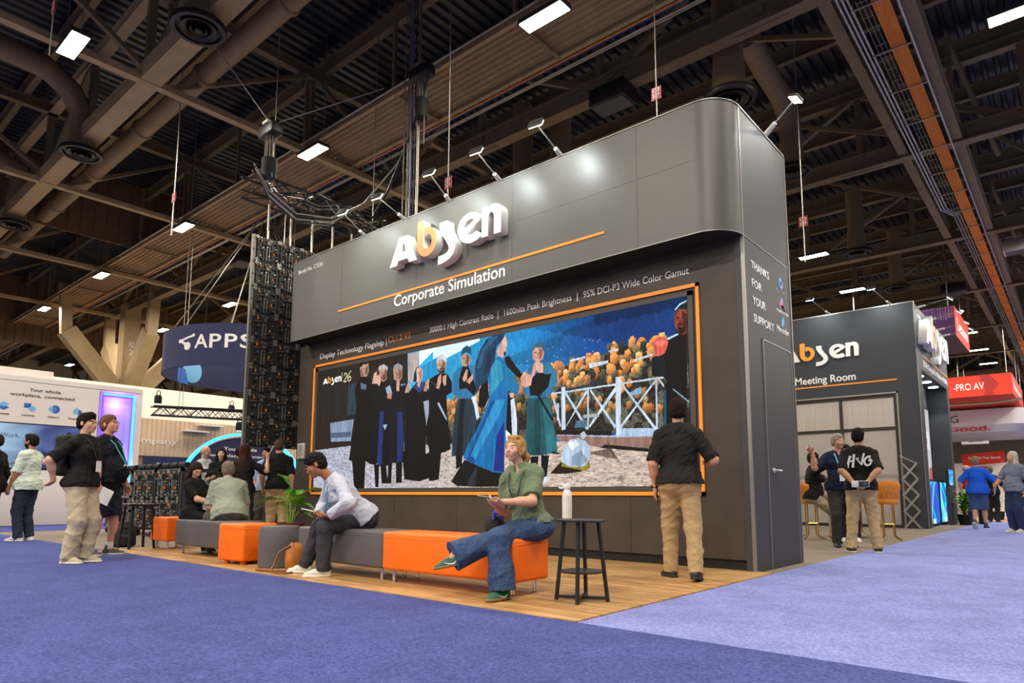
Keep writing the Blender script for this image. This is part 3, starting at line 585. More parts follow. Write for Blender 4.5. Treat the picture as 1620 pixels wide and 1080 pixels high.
# ================================================================ furniture
vin_o=mat('orange vinyl','ee6c0c',.5,0,.05,6,.05,8,spec=.35); vin_g=mat('charcoal vinyl','5a5556',.5,0,.05,6,.05,8,spec=.35)
def ottoman(label,cx,cy,lx,ly,rz,m,cat='bench',h=.45,lz=.11,group=None,legs=True):
    t=thing('upholstered_bench' if lx>.6 else 'upholstered_cube',label,cat,(cx,cy,.014),rz,group)
    nx,ny,nz=max(6,int(lx/.05)),9,8; me=M(); rr=.035; hx,hy=lx/2,ly/2
    def pt(u,v,z):   # superellipse-like rounded slab with slight pillow on top
        return (u,v,z)
    bm_=M(); bm_.box((-hx,-hy,lz),(hx,hy,h)); o=bm_.build('cushion',m,t,local=True,bevel=.03,seg=4)
    g=M(); g.tube([(-hx+.02,-hy+.0,h-.05),(hx-.02,-hy,h-.05),(hx,-hy+.02,h-.05),(hx,hy-.02,h-.05),(hx-.02,hy,h-.05),(-hx+.02,hy,h-.05),(-hx,hy-.02,h-.05),(-hx,-hy+.02,h-.05)],.0035,5,closed=True); g.build('seam',m,t,local=True,smooth=True)
    for sx in (-1,1):
        for sy_ in (-1,1):
            x,y=sx*(hx-.09),sy_*(hy-.08)
            if legs: M().lathe([(.032,0),(.032,.008),(.018,.014),(.017,lz+.01)],(x,y,0),16).build('leg',chrome,t,local=True,smooth=True)
            else: M().lathe([(.03,0),(.035,lz+.01)],(x,y,0),10).build('foot',m,t,local=True,smooth=True)
    return t
ottoman('long orange upholstered bench with the seated woman in green on it',-1.49,-2.86,1.56,.45,.03,vin_o)
ottoman('long grey upholstered bench with the man in the pale shirt on it',-3.0,-2.86,1.42,.44,.0,vin_g)
t=thing('round_pouf','grey round pouf between the orange cube and the man in the pale shirt','pouf',(-4.13,-3.04,.014)); M().lathe([(.205,.0),(.215,.01),(.218,.2),(.216,.40),(.205,.43),(.18,.44),(.02,.445)],(-4.13,-3.04,.014),40).build('body',vin_g,t,smooth=True)
M().tube([(-4.13+.2*math.cos(a*math.pi/16),-3.04+.2*math.sin(a*math.pi/16),.447) for a in range(32)],.004,5,closed=True).build('seam',vin_g,t,smooth=True)
ottoman('nearer orange cube seat beside the grey round pouf',-4.78,-3.06,.48,.46,.12,vin_o,'cube seat',lz=.035,legs=False)
ottoman('long grey bench carrying the woman and man who sit together at the left',-5.95,-2.84,1.45,.46,.04,vin_g)
ottoman('small orange cube seat behind the black stool at far left',-7.62,-2.72,.46,.44,.1,vin_o,'cube seat')
# side table
t=thing('side_table','round black side table with a lower shelf holding the white bottle','side table',(-.27,-2.80,.014))
cx,cy=-.27,-2.80; M().lathe([(.01,.598),(.188,.60),(.192,.606),(.192,.614),(.188,.618),(.01,.618)],(cx,cy,0),40).build('tabletop',mat('black table laminate','2d2a28',.4),t,smooth=True)
M().lathe([(.01,.222),(.16,.224),(.165,.23),(.165,.238),(.01,.24)],(cx,cy,0),36).build('lower_shelf',mat('black table laminate','2d2a28',.4),t,smooth=True)
for a in (25,115,205,295):
    c_,s_=math.cos(math.radians(a)),math.sin(math.radians(a)); M().bar((cx+.195*c_,cy+.195*s_,.016),(cx+(.13)*c_,cy+(.13)*s_,.60),.022,.022).build('leg',blk,t)
g=M()
for a in (25,115): c_,s_=math.cos(math.radians(a)),math.sin(math.radians(a)); g.bar((cx-.19*c_,cy-.19*s_,.04),(cx+.19*c_,cy+.19*s_,.04),.022,.022)
g.build('cross_brace',blk,t)
# bottle
bx_,by_=-.40,-2.80; t=thing('water_bottle','white water bottle with a loop cap on the black side table','bottle',(bx_,by_,.618)); wb=mat('white bottle coating','dcd6cc',.5)
M().lathe([(.034,.618),(.038,.622),(.038,.79),(.036,.815),(.024,.838),(.022,.85)],(bx_,by_,0),28).build('body',wb,t,smooth=True)
M().lathe([(.026,.848),(.027,.852),(.027,.885),(.024,.889)],(bx_,by_,0),24).build('cap',wb,t,smooth=True)
M().tube([(bx_-.045+.024*math.cos(a*math.pi/9),by_-.01,.868+.016*math.sin(a*math.pi/9)) for a in range(18)],.007,7,closed=True).build('loop',wb,t,smooth=True)
# black stool
t=thing('counter_stool','black metal stool at the left end of the oak floor','stool',(-7.93,-3.12,.014)); cx,cy=-7.93,-3.10
M().box((cx-.23,cy-.2,.62),(cx+.23,cy+.2,.66)).build('seat',blk,t,bevel=.01)
for sx in (-1,1):
    for s2 in (-1,1): M().bar((cx+sx*.2,cy+s2*.17,.014),(cx+sx*.14,cy+s2*.13,.62),.03,.03).build('leg',blk,t)
g=M()
for s2 in (-1,1): g.bar((cx-.19,cy+s2*.155,.2),(cx+.19,cy+s2*.155,.2),.022,.022); g.bar((cx+s2*.185,cy-.16,.3),(cx+s2*.185,cy+.16,.3),.022,.022)
g.build('rung',blk,t)
# shoulder bag on floor
t=thing('shoulder_bag','tan leather shoulder bag on the floor beside the seated man','bag',(-3.62,-3.12,.014)); lea=mat('tan leather','b06a28',.5,0,.25,14,.1,60)
g=M(); N=12
prof=[(.125,.0),(.14,.03),(.145,.12),(.13,.20),(.10,.25),(.06,.27)]
vs=[];fs=[]
for r_,z in prof:
    for k in range(16): a=2*math.pi*k/16; vs.append((-3.66+r_*.55*math.cos(a)-.05*z,-3.10+r_*.95*math.sin(a),.016+z+.015*math.sin(3*a)))
for i in range(5):
    for k in range(16): k2=(k+1)%16; fs.append((i*16+k,i*16+k2,i*16+16+k2,i*16+16+k))
fs.append(tuple(range(16))[::-1]); fs.append(tuple(range(80,96))); g.add(vs,fs); g.build('bag_body',lea,t,smooth=True)
def smooth_path(pts,n=6):
    P_=[Vector(p) for p in pts]; o=[]
    for i in range(len(P_)-1):
        a,b,c,d=P_[max(i-1,0)],P_[i],P_[i+1],P_[min(i+2,len(P_)-1)]
        for k in range(n): t_=k/n; o.append(.5*((2*b)+(c-a)*t_+(2*a-5*b+4*c-d)*t_*t_+(3*b-a-3*c+d)*t_**3))
    return o+[P_[-1]]
g=M(); g.tube(smooth_path([(-3.64,-3.2,.27),(-3.72,-3.28,.2),(-3.72,-3.33,.08),(-3.66,-3.4,.024),(-3.5,-3.42,.022),(-3.42,-3.33,.022),(-3.55,-3.25,.022),(-3.68,-3.38,.03),(-3.95,-3.40,.024),(-3.9,-3.32,.022),(-3.7,-3.3,.024)]),.011,6); g.build('strap',mat('dark tan leather','7e4a1c',.5),t,smooth=True)
M().tube([(-3.74,-3.12,.12),(-3.75,-3.16,.2),(-3.70,-3.15,.29)],.014,6).build('handle',lea,t,smooth=True)
# potted plant on a pale box
t=thing('plant_plinth','pale box holding the potted plant by the booth corner','plinth',(-7.35,-1.0,.014)); M().box((-7.68,-1.2,.014),(-7.02,-.75,.24)).build('box',mat('beige box','b7ac9c',.7),t,bevel=.01)
t=thing('potted_plant','leafy green plant with big oval leaves in a low brown pot','plant',(-7.35,-.97,.24)); px,py=-7.35,-.97
M().lathe([(.18,.24),(.21,.25),(.23,.33),(.235,.34),(.215,.34),(.21,.325),(.02,.325)],(px,py,0),28).build('pot',mat('brown pot','5c3726',.5),t,smooth=True)
M().lathe([(.205,.31),(.205,.322),(.02,.33)],(px,py,0),20).build('soil',mat('soil','2a1d14',.9),t)
leafm=mat('glossy leaf','3f7a22',.3,0,.3,5,.1,20,col2='5c9a30',spec=.5); leafl=mat('young leaf','9fc24e',.35,0,.2,5,spec=.5); stemm=mat('green stem','7f9a45',.5)
cr=Vector((.76,.65,0)); cf=Vector((-.65,.76,0))
def leaf(base,tip_dir,L,W,bend,m,stem_from):
    L*=1.12; W*=1.4; d=Vector(tip_dir).normalized(); s=d.cross(Vector((0,0,1))).normalized(); nrm=s.cross(d); V=[];Fc=[]; n=10; base=Vector(base)
    for i in range(n+1):
        u=i/n; wv=W*math.sin(math.pi*min(1,u*.97+.03))**.75*(1-.35*u); c=base+d*L*u+Vector((0,0,-1))*bend*L*u*u
        for k in range(-3,4): v=k/3; V.append(c+s*wv*v+nrm*(abs(v)**1.5*.25*wv+.012*math.sin(u*9+k)))
    for i in range(n):
        for k in range(6): a=i*7+k; Fc.append((a,a+1,a+8,a+7))
    nv=len(V); V+= [p-nrm*.004 for p in V]; Fc+=[tuple(x+nv for x in f)[::-1] for f in Fc]
    g=M(); g.add(V,Fc); lo=g.build('leaf',m,t,smooth=True,angle=0)
    sf=Vector(stem_from); mid=sf*.5+base*.5+Vector((0,0,.04)); M().tube([sf,sf*.7+base*.3+Vector((0,0,.05)),mid,base,base+d*L*.3],[.012,.011,.009,.007,.004],6).build('stem',stemm,t,smooth=True)
b0=Vector((px,py,.33))
for r_,f_,z,dr,df,dz,L,W,bend,m in ((-.12,0,.72,-1,.1,.25,.46,.11,.5,leafm),(-.04,.05,.95,-.55,.1,.75,.36,.075,.35,leafm),(.02,-.05,.68,-.1,-.5,.7,.22,.06,.2,leafl),(.10,-.05,.62,.35,-.5,.75,.34,.11,.3,leafm),(.12,.06,.80,.9,.2,.55,.42,.06,.3,leafl),(.08,0,.60,.9,-.1,.35,.34,.11,.5,leafm),(.02,.1,.74,.3,.6,.7,.30,.09,.3,leafm),(.13,.03,.50,1,-.3,.1,.26,.09,.4,leafm),(-.06,-.06,.60,-.4,-.6,.6,.24,.07,.3,leafl),(-.02,.02,.7,.05,-.3,1,.26,.08,.2,leafm),(.10,.1,.52,.8,.5,.2,.28,.10,.5,leafm),(-.1,.1,.6,-.7,.5,.5,.3,.08,.4,leafm)):
    leaf(b0+cr*r_+cf*f_+Vector((0,0,z-.33)),cr*dr+cf*df+Vector((0,0,dz)),L,W,bend,m,b0+cr*r_*.35+cf*f_*.4)
# ================================================================ the big screen picture
def screen_picture():
    S=1.43; Hh,Ww=420,1430; im=np.zeros((Hh,Ww,3),np.float32); py,px_=np.mgrid[0:Hh,0:Ww].astype(np.float32); yy,xx=py/S,px_/S
    def nz(sx,seed,sy=None):   # value noise, feature size sx by sy
        sy=sy or sx; r=np.random.default_rng(seed); a=r.random((int(294/sy)+3,int(1000/sx)+3)).astype(np.float32); y=yy/sy;x=xx/sx; i=y.astype(int);j=x.astype(int); fy=y-i;fx=x-j; fy=fy*fy*(3-2*fy);fx=fx*fx*(3-2*fx)
        return (a[i,j]*(1-fx)+a[i,j+1]*fx)*(1-fy)+(a[i+1,j]*(1-fx)+a[i+1,j+1]*fx)*fy
    def mix(a,b,t): return np.array(lin(a))*(1-t[...,None])+np.array(lin(b))*t[...,None]
    # wooded slope: teal haze on the left, deep blue on the right, streaked by conifers
    t=np.clip((xx-430)/400,0,1); im[:]=mix('2aa8d8','0c4a98',t); g=.5+.45*nz(30,1)+.25*nz(3,2,10)+.45*nz(1.6,3,6)*np.clip((xx-420)/250,.25,1); im*=g[...,None]
    dk=(yy+.22*(xx-560)>62+6*nz(9,21))&(xx>430)&(yy-.1*(xx-600)<60); im[dk]*=.72; im[(yy-.30*(xx-720)<8+5*nz(7,22))&(xx>700)]*=.6
    im[(xx>830)&(yy<14+nz(8,4)*8)]*=.5
    sky=(xx<560)&(yy<36-.24*(xx-430))&(xx>425); im[sky]=lin('cfe4ee')
    for k in range(26): 
        r_=RNG.uniform(0,1,4); a,b=int((40+r_[0]*30)*S),int((640+r_[1]*200)*S); im[a:a+2,b:b+2]=lin('c8c0a8')
    # autumn trees: clumps of small dabs, sunlit above, dark below
    r=np.random.default_rng(5); top=lambda x: np.interp(x,[400,480,720,760,821,877,932,978,1000],[122,112,78,74,70,54,58,56,52])
    band=(yy>top(xx)+8)&(xx>395)&(yy<205); dkc=np.array(lin('2e2620'))[None,None]*(.3+1.3*nz(4,6))[...,None]; gr=np.array(lin('56584a'))[None,None]*(.3+1.3*nz(3,7))[...,None]; bg=np.where((nz(14,8)>.55)[...,None],gr,dkc); im[band]=bg[band]
    trees=sorted([(top(x)+4+r.random()**1.5*(112 if x>700 else 66),x) for x in r.uniform(400,985,420)])
    pal=['f6a85c','ee984c','e08a44','d08048','f8bc70','e8a058','8a7848','5a5a44','303830','b87a54']
    for y,x in trees:
        R=r.uniform(3.5,8)*(1 if y<top(x)+50 else .75); c=np.array(lin(pal[r.integers(10)]))*(1 if y<140 else .6)
        for k in range(int(26+R*6)):
            a=r.uniform(0,6.28); q=r.random()**.5; dx,dy=R*q*math.cos(a)*.85,R*1.25*q*math.sin(a); rr=r.uniform(.7,1.9); sh=np.clip(.75-.45*dy/(R*1.25)+.25*dx/R*-1,.15,1.25)*r.uniform(.7,1.2)
            y0,x0=int((y+dy-rr)*S),int((x+dx-rr)*S); y1,x1=int((y+dy+rr)*S)+1,int((x+dx+rr)*S)+1
            if y0<0 or x0<0 or y1>=Hh or x1>=Ww: continue
            im[y0:y1,x0:x1]=c*sh
    # trodden ground: pale pebbles in flat streaks
    gl=np.interp(xx[0],[0,153,439,748,955,1000],[199,193,206,214,216,216]); gm=yy>gl[None,:]; g=.62+.35*nz(9,9,2.5)+.28*nz(3.4,10,1.3)+.22*(nz(1.2,11)-.5)
    gc=mix('b4b6c8','ccb8aa',np.clip((xx-100)/500,0,1))*(g**1.5*.95)[...,None]; im[gm]=gc[gm]; dkk=gm&(nz(5,12,1.6)>.74); im[dkk]*=.55
    f=.62+.5*nz(4,13,26)+.28*nz(1.6,14,7)
    for e in ART.split(';'):
        c,pts=e.split(':'); q=[v*S for v in map(int,pts.split(','))]; c=np.array(lin(c))
        fillpoly(im,list(zip(q[::2],q[1::2])),lambda X_,Y_,c=c: c*f[np.clip(Y_.astype(int),0,Hh-1),np.clip(X_.astype(int),0,Ww-1)][...,None])
    # logo in the corner of the picture
    sc=.0275
    for k,lp in LOGO:
        for n_,l in enumerate(lp): fillpoly(im,[(S*(25+(x-260)*sc*1.15),S*(36-(y-70)*sc*1.05-(x-260)*.0004)) for x,y in l],lin('f6961e' if k=='b' else 'f2f4f6') if n_==0 else lin('241d19'))
    fillpoly(im,[(S*a,S*b) for a,b in ((103,15),(104.5,15),(104.5,38),(103,38))],lin('d8d8d8'))
    gold=lin('d8cf9a')
    for st in ([(112,24),(116,18),(122,20),(122,27),(112,38),(124,38)],[(139,14),(131,22),(127,32),(133,39),(139,34),(136,28),(129,31)]): fillpoly(im,[(S*a,S*b) for a,b in stroke(st,1.3)],gold)
    return np.clip(im,0,1)
ART="241d19:-3,-6,343,-10,351,162,337,200,153,194,0,199;7d8fa6:62,135,157,132,151,161,147,183,67,181;4a5a70:66,159,146,161,147,173,67,172;2a3a44:130,48,165,46,164,122,129,122;a79a98:345,2,379,2,381,58,358,69,347,60;e6f0f6:381,1,441,-1,402,21,382,33;1f86b8:454,17,402,32,382,38,384,100,456,107;e0a860:409,67,417,66,416,84,408,86;8b6a60:746,203,955,215,928,237,852,231,752,213;1a1412:848,224,928,234,931,240,837,229;6d5a52:818,236,859,230,873,250,822,239;2c2420:852,215,855,233,871,250,859,234;9fb4cc:874,199,955,203,955,216,867,213,748,203,748,198,867,210;1b1714:748,195,861,202,861,210,748,202;b8c8da:870,113,880,114,878,209,869,210;b8c8da:759,119,767,119,767,194,759,195;b8c8da:943,125,946,125,945,204,942,204;b8c8da:813,128,817,128,815,197,813,197;b8c8da:736,127,957,122,957,125,736,130;b8c8da:877,123,880,122,944,204,940,206;b8c8da:941,127,943,129,878,200,876,196;b8c8da:766,130,769,128,814,194,811,198;b8c8da:811,129,815,132,768,190,765,193;b8c8da:818,130,821,129,869,194,867,199;b8c8da:866,132,870,130,870,137,818,194,816,191;b8c8da:740,139,743,136,758,187,755,190;b8c8da:947,125,950,125,957,135,957,139;b8c8da:748,146,753,147,753,177,748,177;2c3338:769,123,850,117,850,120,773,127;c0c8d0:903,89,937,83,940,86,904,92;c0c8d0:817,83,856,83,856,88,819,92;c0c8d0:777,72,809,70,810,73,779,76;c0c8d0:856,67,876,66,876,69,858,69;7fa8c8:894,142,917,134,918,145,900,147;98a0a8:804,171,834,171,837,177,804,177;4a7088:790,180,812,181,811,193,786,192;20160c:733,270,756,251,815,248,818,259,799,268,768,271;8a7a28:758,258,760,250,815,248,818,261,809,267;a9bcd2:757,248,764,227,776,213,792,210,809,216,819,228,816,245,809,258,791,260,772,258;7f93ac:780,241,799,232,813,248,799,259,780,257;dfe6ee:772,218,790,213,796,222,780,231;b8c4d0:798,203,806,199,811,207,805,213,800,211;0d0b0c:979,21,984,16,1000,14,994,214,955,212,954,176,962,130,957,122,938,119,936,109,941,97,948,86,967,63,981,56;10161c:937,90,958,84,964,124,939,120;6a2a22:979,23,983,19,1000,20,999,60,991,61,983,53,978,37;8c3a2c:979,27,986,27,983,53,979,45;14202a:979,19,986,12,1000,7,1000,21,983,20;a6d0e4:979,18,988,10,1000,7,1000,9,988,13,981,20;c8564a:940,65,949,58,962,59,967,69,961,85,953,88,947,89,942,76;e07868:942,67,952,63,964,67,955,75;a8ccdc:964,62,983,57,985,59,967,65;16506a:957,144,961,144,960,206,955,207;8899a4:973,143,1000,166,998,167,972,144;0f0c0b:177,35,163,48,156,63,165,101,158,149,142,227,162,232,168,294,204,294,204,231,223,239,246,242,238,59,219,48,204,38;b08a78:173,11,183,6,205,4,208,23,201,36,179,33;1a1413:171,9,175,3,205,3,202,6,181,10;6d4838:178,16,188,14,192,33,182,33;5a6a78:178,47,200,55,200,66,181,63;100d12:229,58,249,55,279,61,293,68,288,120,300,244,255,245,236,230;b08a78:246,21,273,25,274,49,263,55,249,46;a8a4a6:241,27,245,17,262,14,276,22,276,31,269,25,250,24;c89a88:221,55,227,31,239,28,237,38,246,36,254,52,248,63,238,56;26306a:252,123,266,121,264,243,248,242;90a8c4:265,152,281,153,272,165;131016:280,67,297,58,337,64,354,80,351,117,337,149,339,239,291,239;a88470:296,31,327,34,326,54,315,62,299,53;86888e:295,33,298,22,313,18,327,27,327,34,314,29;8ea6ba:271,69,286,65,294,83,276,84;c09080:308,61,319,55,318,82,309,80;b88474:276,87,294,80,292,97,278,94;1e2c62:313,128,330,129,337,200,332,237,317,238;5878a0:319,67,339,66,339,70,324,71;0c0a0c:346,96,358,81,375,68,395,71,416,92,420,112,408,176,408,220,423,273,389,280,342,275,337,245,342,161;c4a094:368,45,382,34,394,43,393,62,379,70,368,62;16222e:366,48,374,36,382,33,376,43,375,67,364,66;bcc4d0:405,69,410,80,398,83;2a3c62:362,75,383,68,403,70,406,83,384,92;c8988a:337,87,343,71,349,64,356,75,350,88;b88474:398,90,402,77,410,75,408,91;c89888:377,74,383,64,389,67,385,82;8e96a4:398,112,424,109,427,118,410,171;0b0909:412,100,423,76,443,59,466,59,469,222,441,222,438,274,419,265,419,217,406,176,419,123;0c0a0a:155,231,180,231,185,292,166,294;0c0a0a:187,232,206,231,204,279,190,285;0c0a0a:237,239,255,242,255,291,244,291;0c0a0a:260,242,278,237,288,283,266,283;0c0a0a:287,240,300,238,299,283,286,283;0c0a0a:313,238,334,239,334,282,315,283;0c0a0a:343,242,419,220,419,268,393,276,352,275;0c0a0b:414,72,416,66,430,61,449,56,471,62,483,79,483,101,468,106,471,144,483,217,455,223,449,277,420,280,415,114;b88a76:437,32,464,34,464,52,456,60,442,54;3a2a24:439,47,462,50,460,61,446,59;c0c4c8:435,34,439,21,452,17,467,27,466,38,457,27,443,31;c89a88:436,87,442,65,451,57,451,76,445,90;c89a88:456,76,456,64,467,62,466,84,461,85;30383e:416,69,440,81,438,84,417,72;9ab0c0:445,117,471,154,468,157,441,120;2d6c96:485,64,502,52,524,48,549,53,551,81,554,111,537,119,499,114,483,101;0e0d10:503,78,513,51,528,50,545,83,554,102,546,114,524,96,505,97;24323e:501,116,537,118,558,151,551,193,537,231,486,231,487,189,493,146;14181e:508,116,520,117,516,230,497,231;b88a76:508,30,534,32,535,45,524,53,511,48;1d4a66:508,29,512,14,525,9,537,17,537,30,523,22;c89a88:513,76,524,57,528,60,526,78,518,83;c89a88:524,82,543,69,543,80,533,89;0b0a0b:497,229,516,230,514,251,499,257;c4d4e4:539,116,550,114,561,157,554,163,546,132;0c0d12:560,103,582,75,586,121,574,140,558,133;2f6d8e:670,114,681,78,699,65,734,71,749,92,751,109,737,126,730,134,688,132,674,123;1f4c56:681,132,730,134,737,148,750,231,743,234,716,237,688,236,676,228,681,161;0d0e10:685,101,695,94,710,82,724,92,737,91,730,115,710,129,688,127;2a6a72:716,136,730,135,750,231,726,236;173c44:699,134,709,135,713,237,695,237;c89484:694,45,717,40,721,52,717,63,703,68,694,57;3d5a6c:693,44,699,32,710,29,722,38,722,49,710,38;d09a88:690,91,697,69,703,62,718,73,718,88,708,87,703,81,697,91;0a0b0d:702,126,710,129,742,176,737,176;0c0b0c:688,239,708,238,702,272,692,272;0c0b0c:713,237,731,238,725,281,714,281;c4d0dc:709,281,726,274,730,284,716,287;0f2a34:737,230,756,235,750,237,737,235;0e0c10:625,48,636,45,655,69,670,85,663,93,644,77,629,63;0d0c0f:633,110,646,118,652,207,630,206;c8d4e2:641,131,650,127,657,170,656,208,646,208;e8eef4:629,186,641,195,641,206,630,206;12100f:485,281,522,239,568,253,626,263,637,254,638,292,552,292,502,290;2a2e36:531,281,556,252,552,290,532,290;1566a0:586,64,597,47,613,43,629,60,646,86,663,105,659,122,644,120,635,108,631,157,626,240,626,267,599,265,564,254,518,236,530,210,555,181,575,146,586,121;0f4a86:590,130,606,128,563,217,547,249,527,240;1c2a78:607,196,626,168,626,265,599,262;2a86b8:602,128,629,128,606,167,583,194,551,240,539,231,571,179;2f8cae:590,64,605,48,625,62,621,89,590,118;1a6a98:617,56,646,86,663,105,659,122,640,117,621,89;d0a090:637,117,648,118,648,126,641,127;1a3a56:549,47,561,24,577,5,601,-1,627,0,621,11,605,24,601,48,590,64,582,87,562,97,554,111,547,80;2c5878:565,24,589,3,609,3,577,26,561,61,553,60;122c44:581,33,601,20,599,44,586,67,570,80;c79a8a:605,33,621,11,628,4,632,19,629,36,621,47,609,43;e0b8a8:621,14,628,7,632,25,625,36;3a1e18:623,37,629,36,628,44,623,43;c89888:665,105,666,91,681,85,694,91,690,108,677,111;b48c78:182,10,185,5,200,7,204,14,204,25,199,33,190,33,184,22;6a483a:198,8,204,13,204,25,199,33,196,28;6a483a:187,14,194,15,194,17,187,17;6a483a:197,15,204,17,203,19,198,18;6a483a:195,18,197,18,198,23,194,22;5a342c:192,25,200,26,199,27,193,26;b08a76:250,28,254,24,269,25,273,32,273,42,267,49,259,49,252,39;705042:265,26,273,31,273,42,267,49,265,44;705042:253,32,260,32,260,35,253,34;705042:264,33,270,34,270,36,264,35;705042:261,35,263,35,265,40,260,39;5a342c:258,41,267,42,266,44,259,43;4a3830:252,39,257,44,267,45,273,40,271,48,265,51,260,50,254,45;4a3830:257,39,267,40,267,42,257,41;a88470:300,34,304,29,320,31,325,38,324,49,318,57,309,57,302,46;6e5042:315,32,325,37,324,49,318,57,316,52;6e5042:302,38,310,39,310,41,303,41;6e5042:315,39,322,40,321,43,315,42;6e5042:311,41,314,42,315,47,310,46;5a342c:308,48,318,50,317,51,309,50;c8a89a:373,43,376,37,388,39,391,46,391,57,387,65,380,65,375,55;946c60:386,40,391,45,391,57,387,65,385,60;946c60:377,47,382,47,382,50,377,50;946c60:385,47,391,48,390,51,386,50;946c60:383,50,385,50,386,55,383,54;5a342c:381,57,388,58,387,59,381,59;c09480:439,33,443,28,458,31,463,38,462,48,456,57,448,56,441,46;7a5a4a:454,31,463,36,462,48,456,57,454,52;7a5a4a:442,38,449,38,449,41,442,40;7a5a4a:453,38,460,40,459,43,453,41;7a5a4a:450,41,453,41,454,46,449,46;5a342c:447,48,456,49,455,51,448,50;3a2a22:441,45,446,51,456,52,462,47,460,55,454,59,448,58,443,52;3a2a22:446,46,456,47,456,49,446,48;b48c78:511,29,514,25,529,27,533,34,532,44,527,51,518,51,512,41;6e5040:524,27,533,32,532,44,527,51,524,47;6e5040:513,33,520,34,520,36,513,36;6e5040:524,34,530,35,529,38,524,37;6e5040:521,36,523,37,524,41,520,41;5a342c:517,43,526,44,525,46,518,45;cc9c88:696,43,700,39,714,41,718,48,717,57,711,65,703,64,697,55;8a6050:709,41,718,46,717,57,711,65,709,60;8a6050:697,47,704,47,704,50,698,50;8a6050:708,48,714,49,713,52,708,50;8a6050:705,50,707,50,708,55,704,54;5a342c:701,57,710,58,709,59,702,58;8a3c2e:983,26,986,19,997,21,1000,31,999,45,994,56,987,55,983,42;4a1c16:991,22,1000,29,999,45,994,56,992,49;4a1c16:981,31,987,31,987,34,982,34;4a1c16:990,31,995,33,994,36,990,35;4a1c16:987,35,989,35,990,42,986,41;5a342c:984,44,991,45,990,47,985,46;2a1410:983,41,987,48,994,49,999,43,997,53,992,59,988,58,984,51;2a1410:984,41,992,43,992,45,984,44"
t=thing('led_screen','huge bright led screen showing dancers in long blue coats','screen',(-4.45,0,2.0))
pix_mesh('picture',screen_picture(),(-8.2065,-.002,.9076),(1,0,0),(0,0,1),7.5164,2.2,pic_mat('led picture',1.25,.6),t)
M().box((-8.2065,.0,.9076),(-.6901,.022,3.1076)).build('cabinet',blk,t)
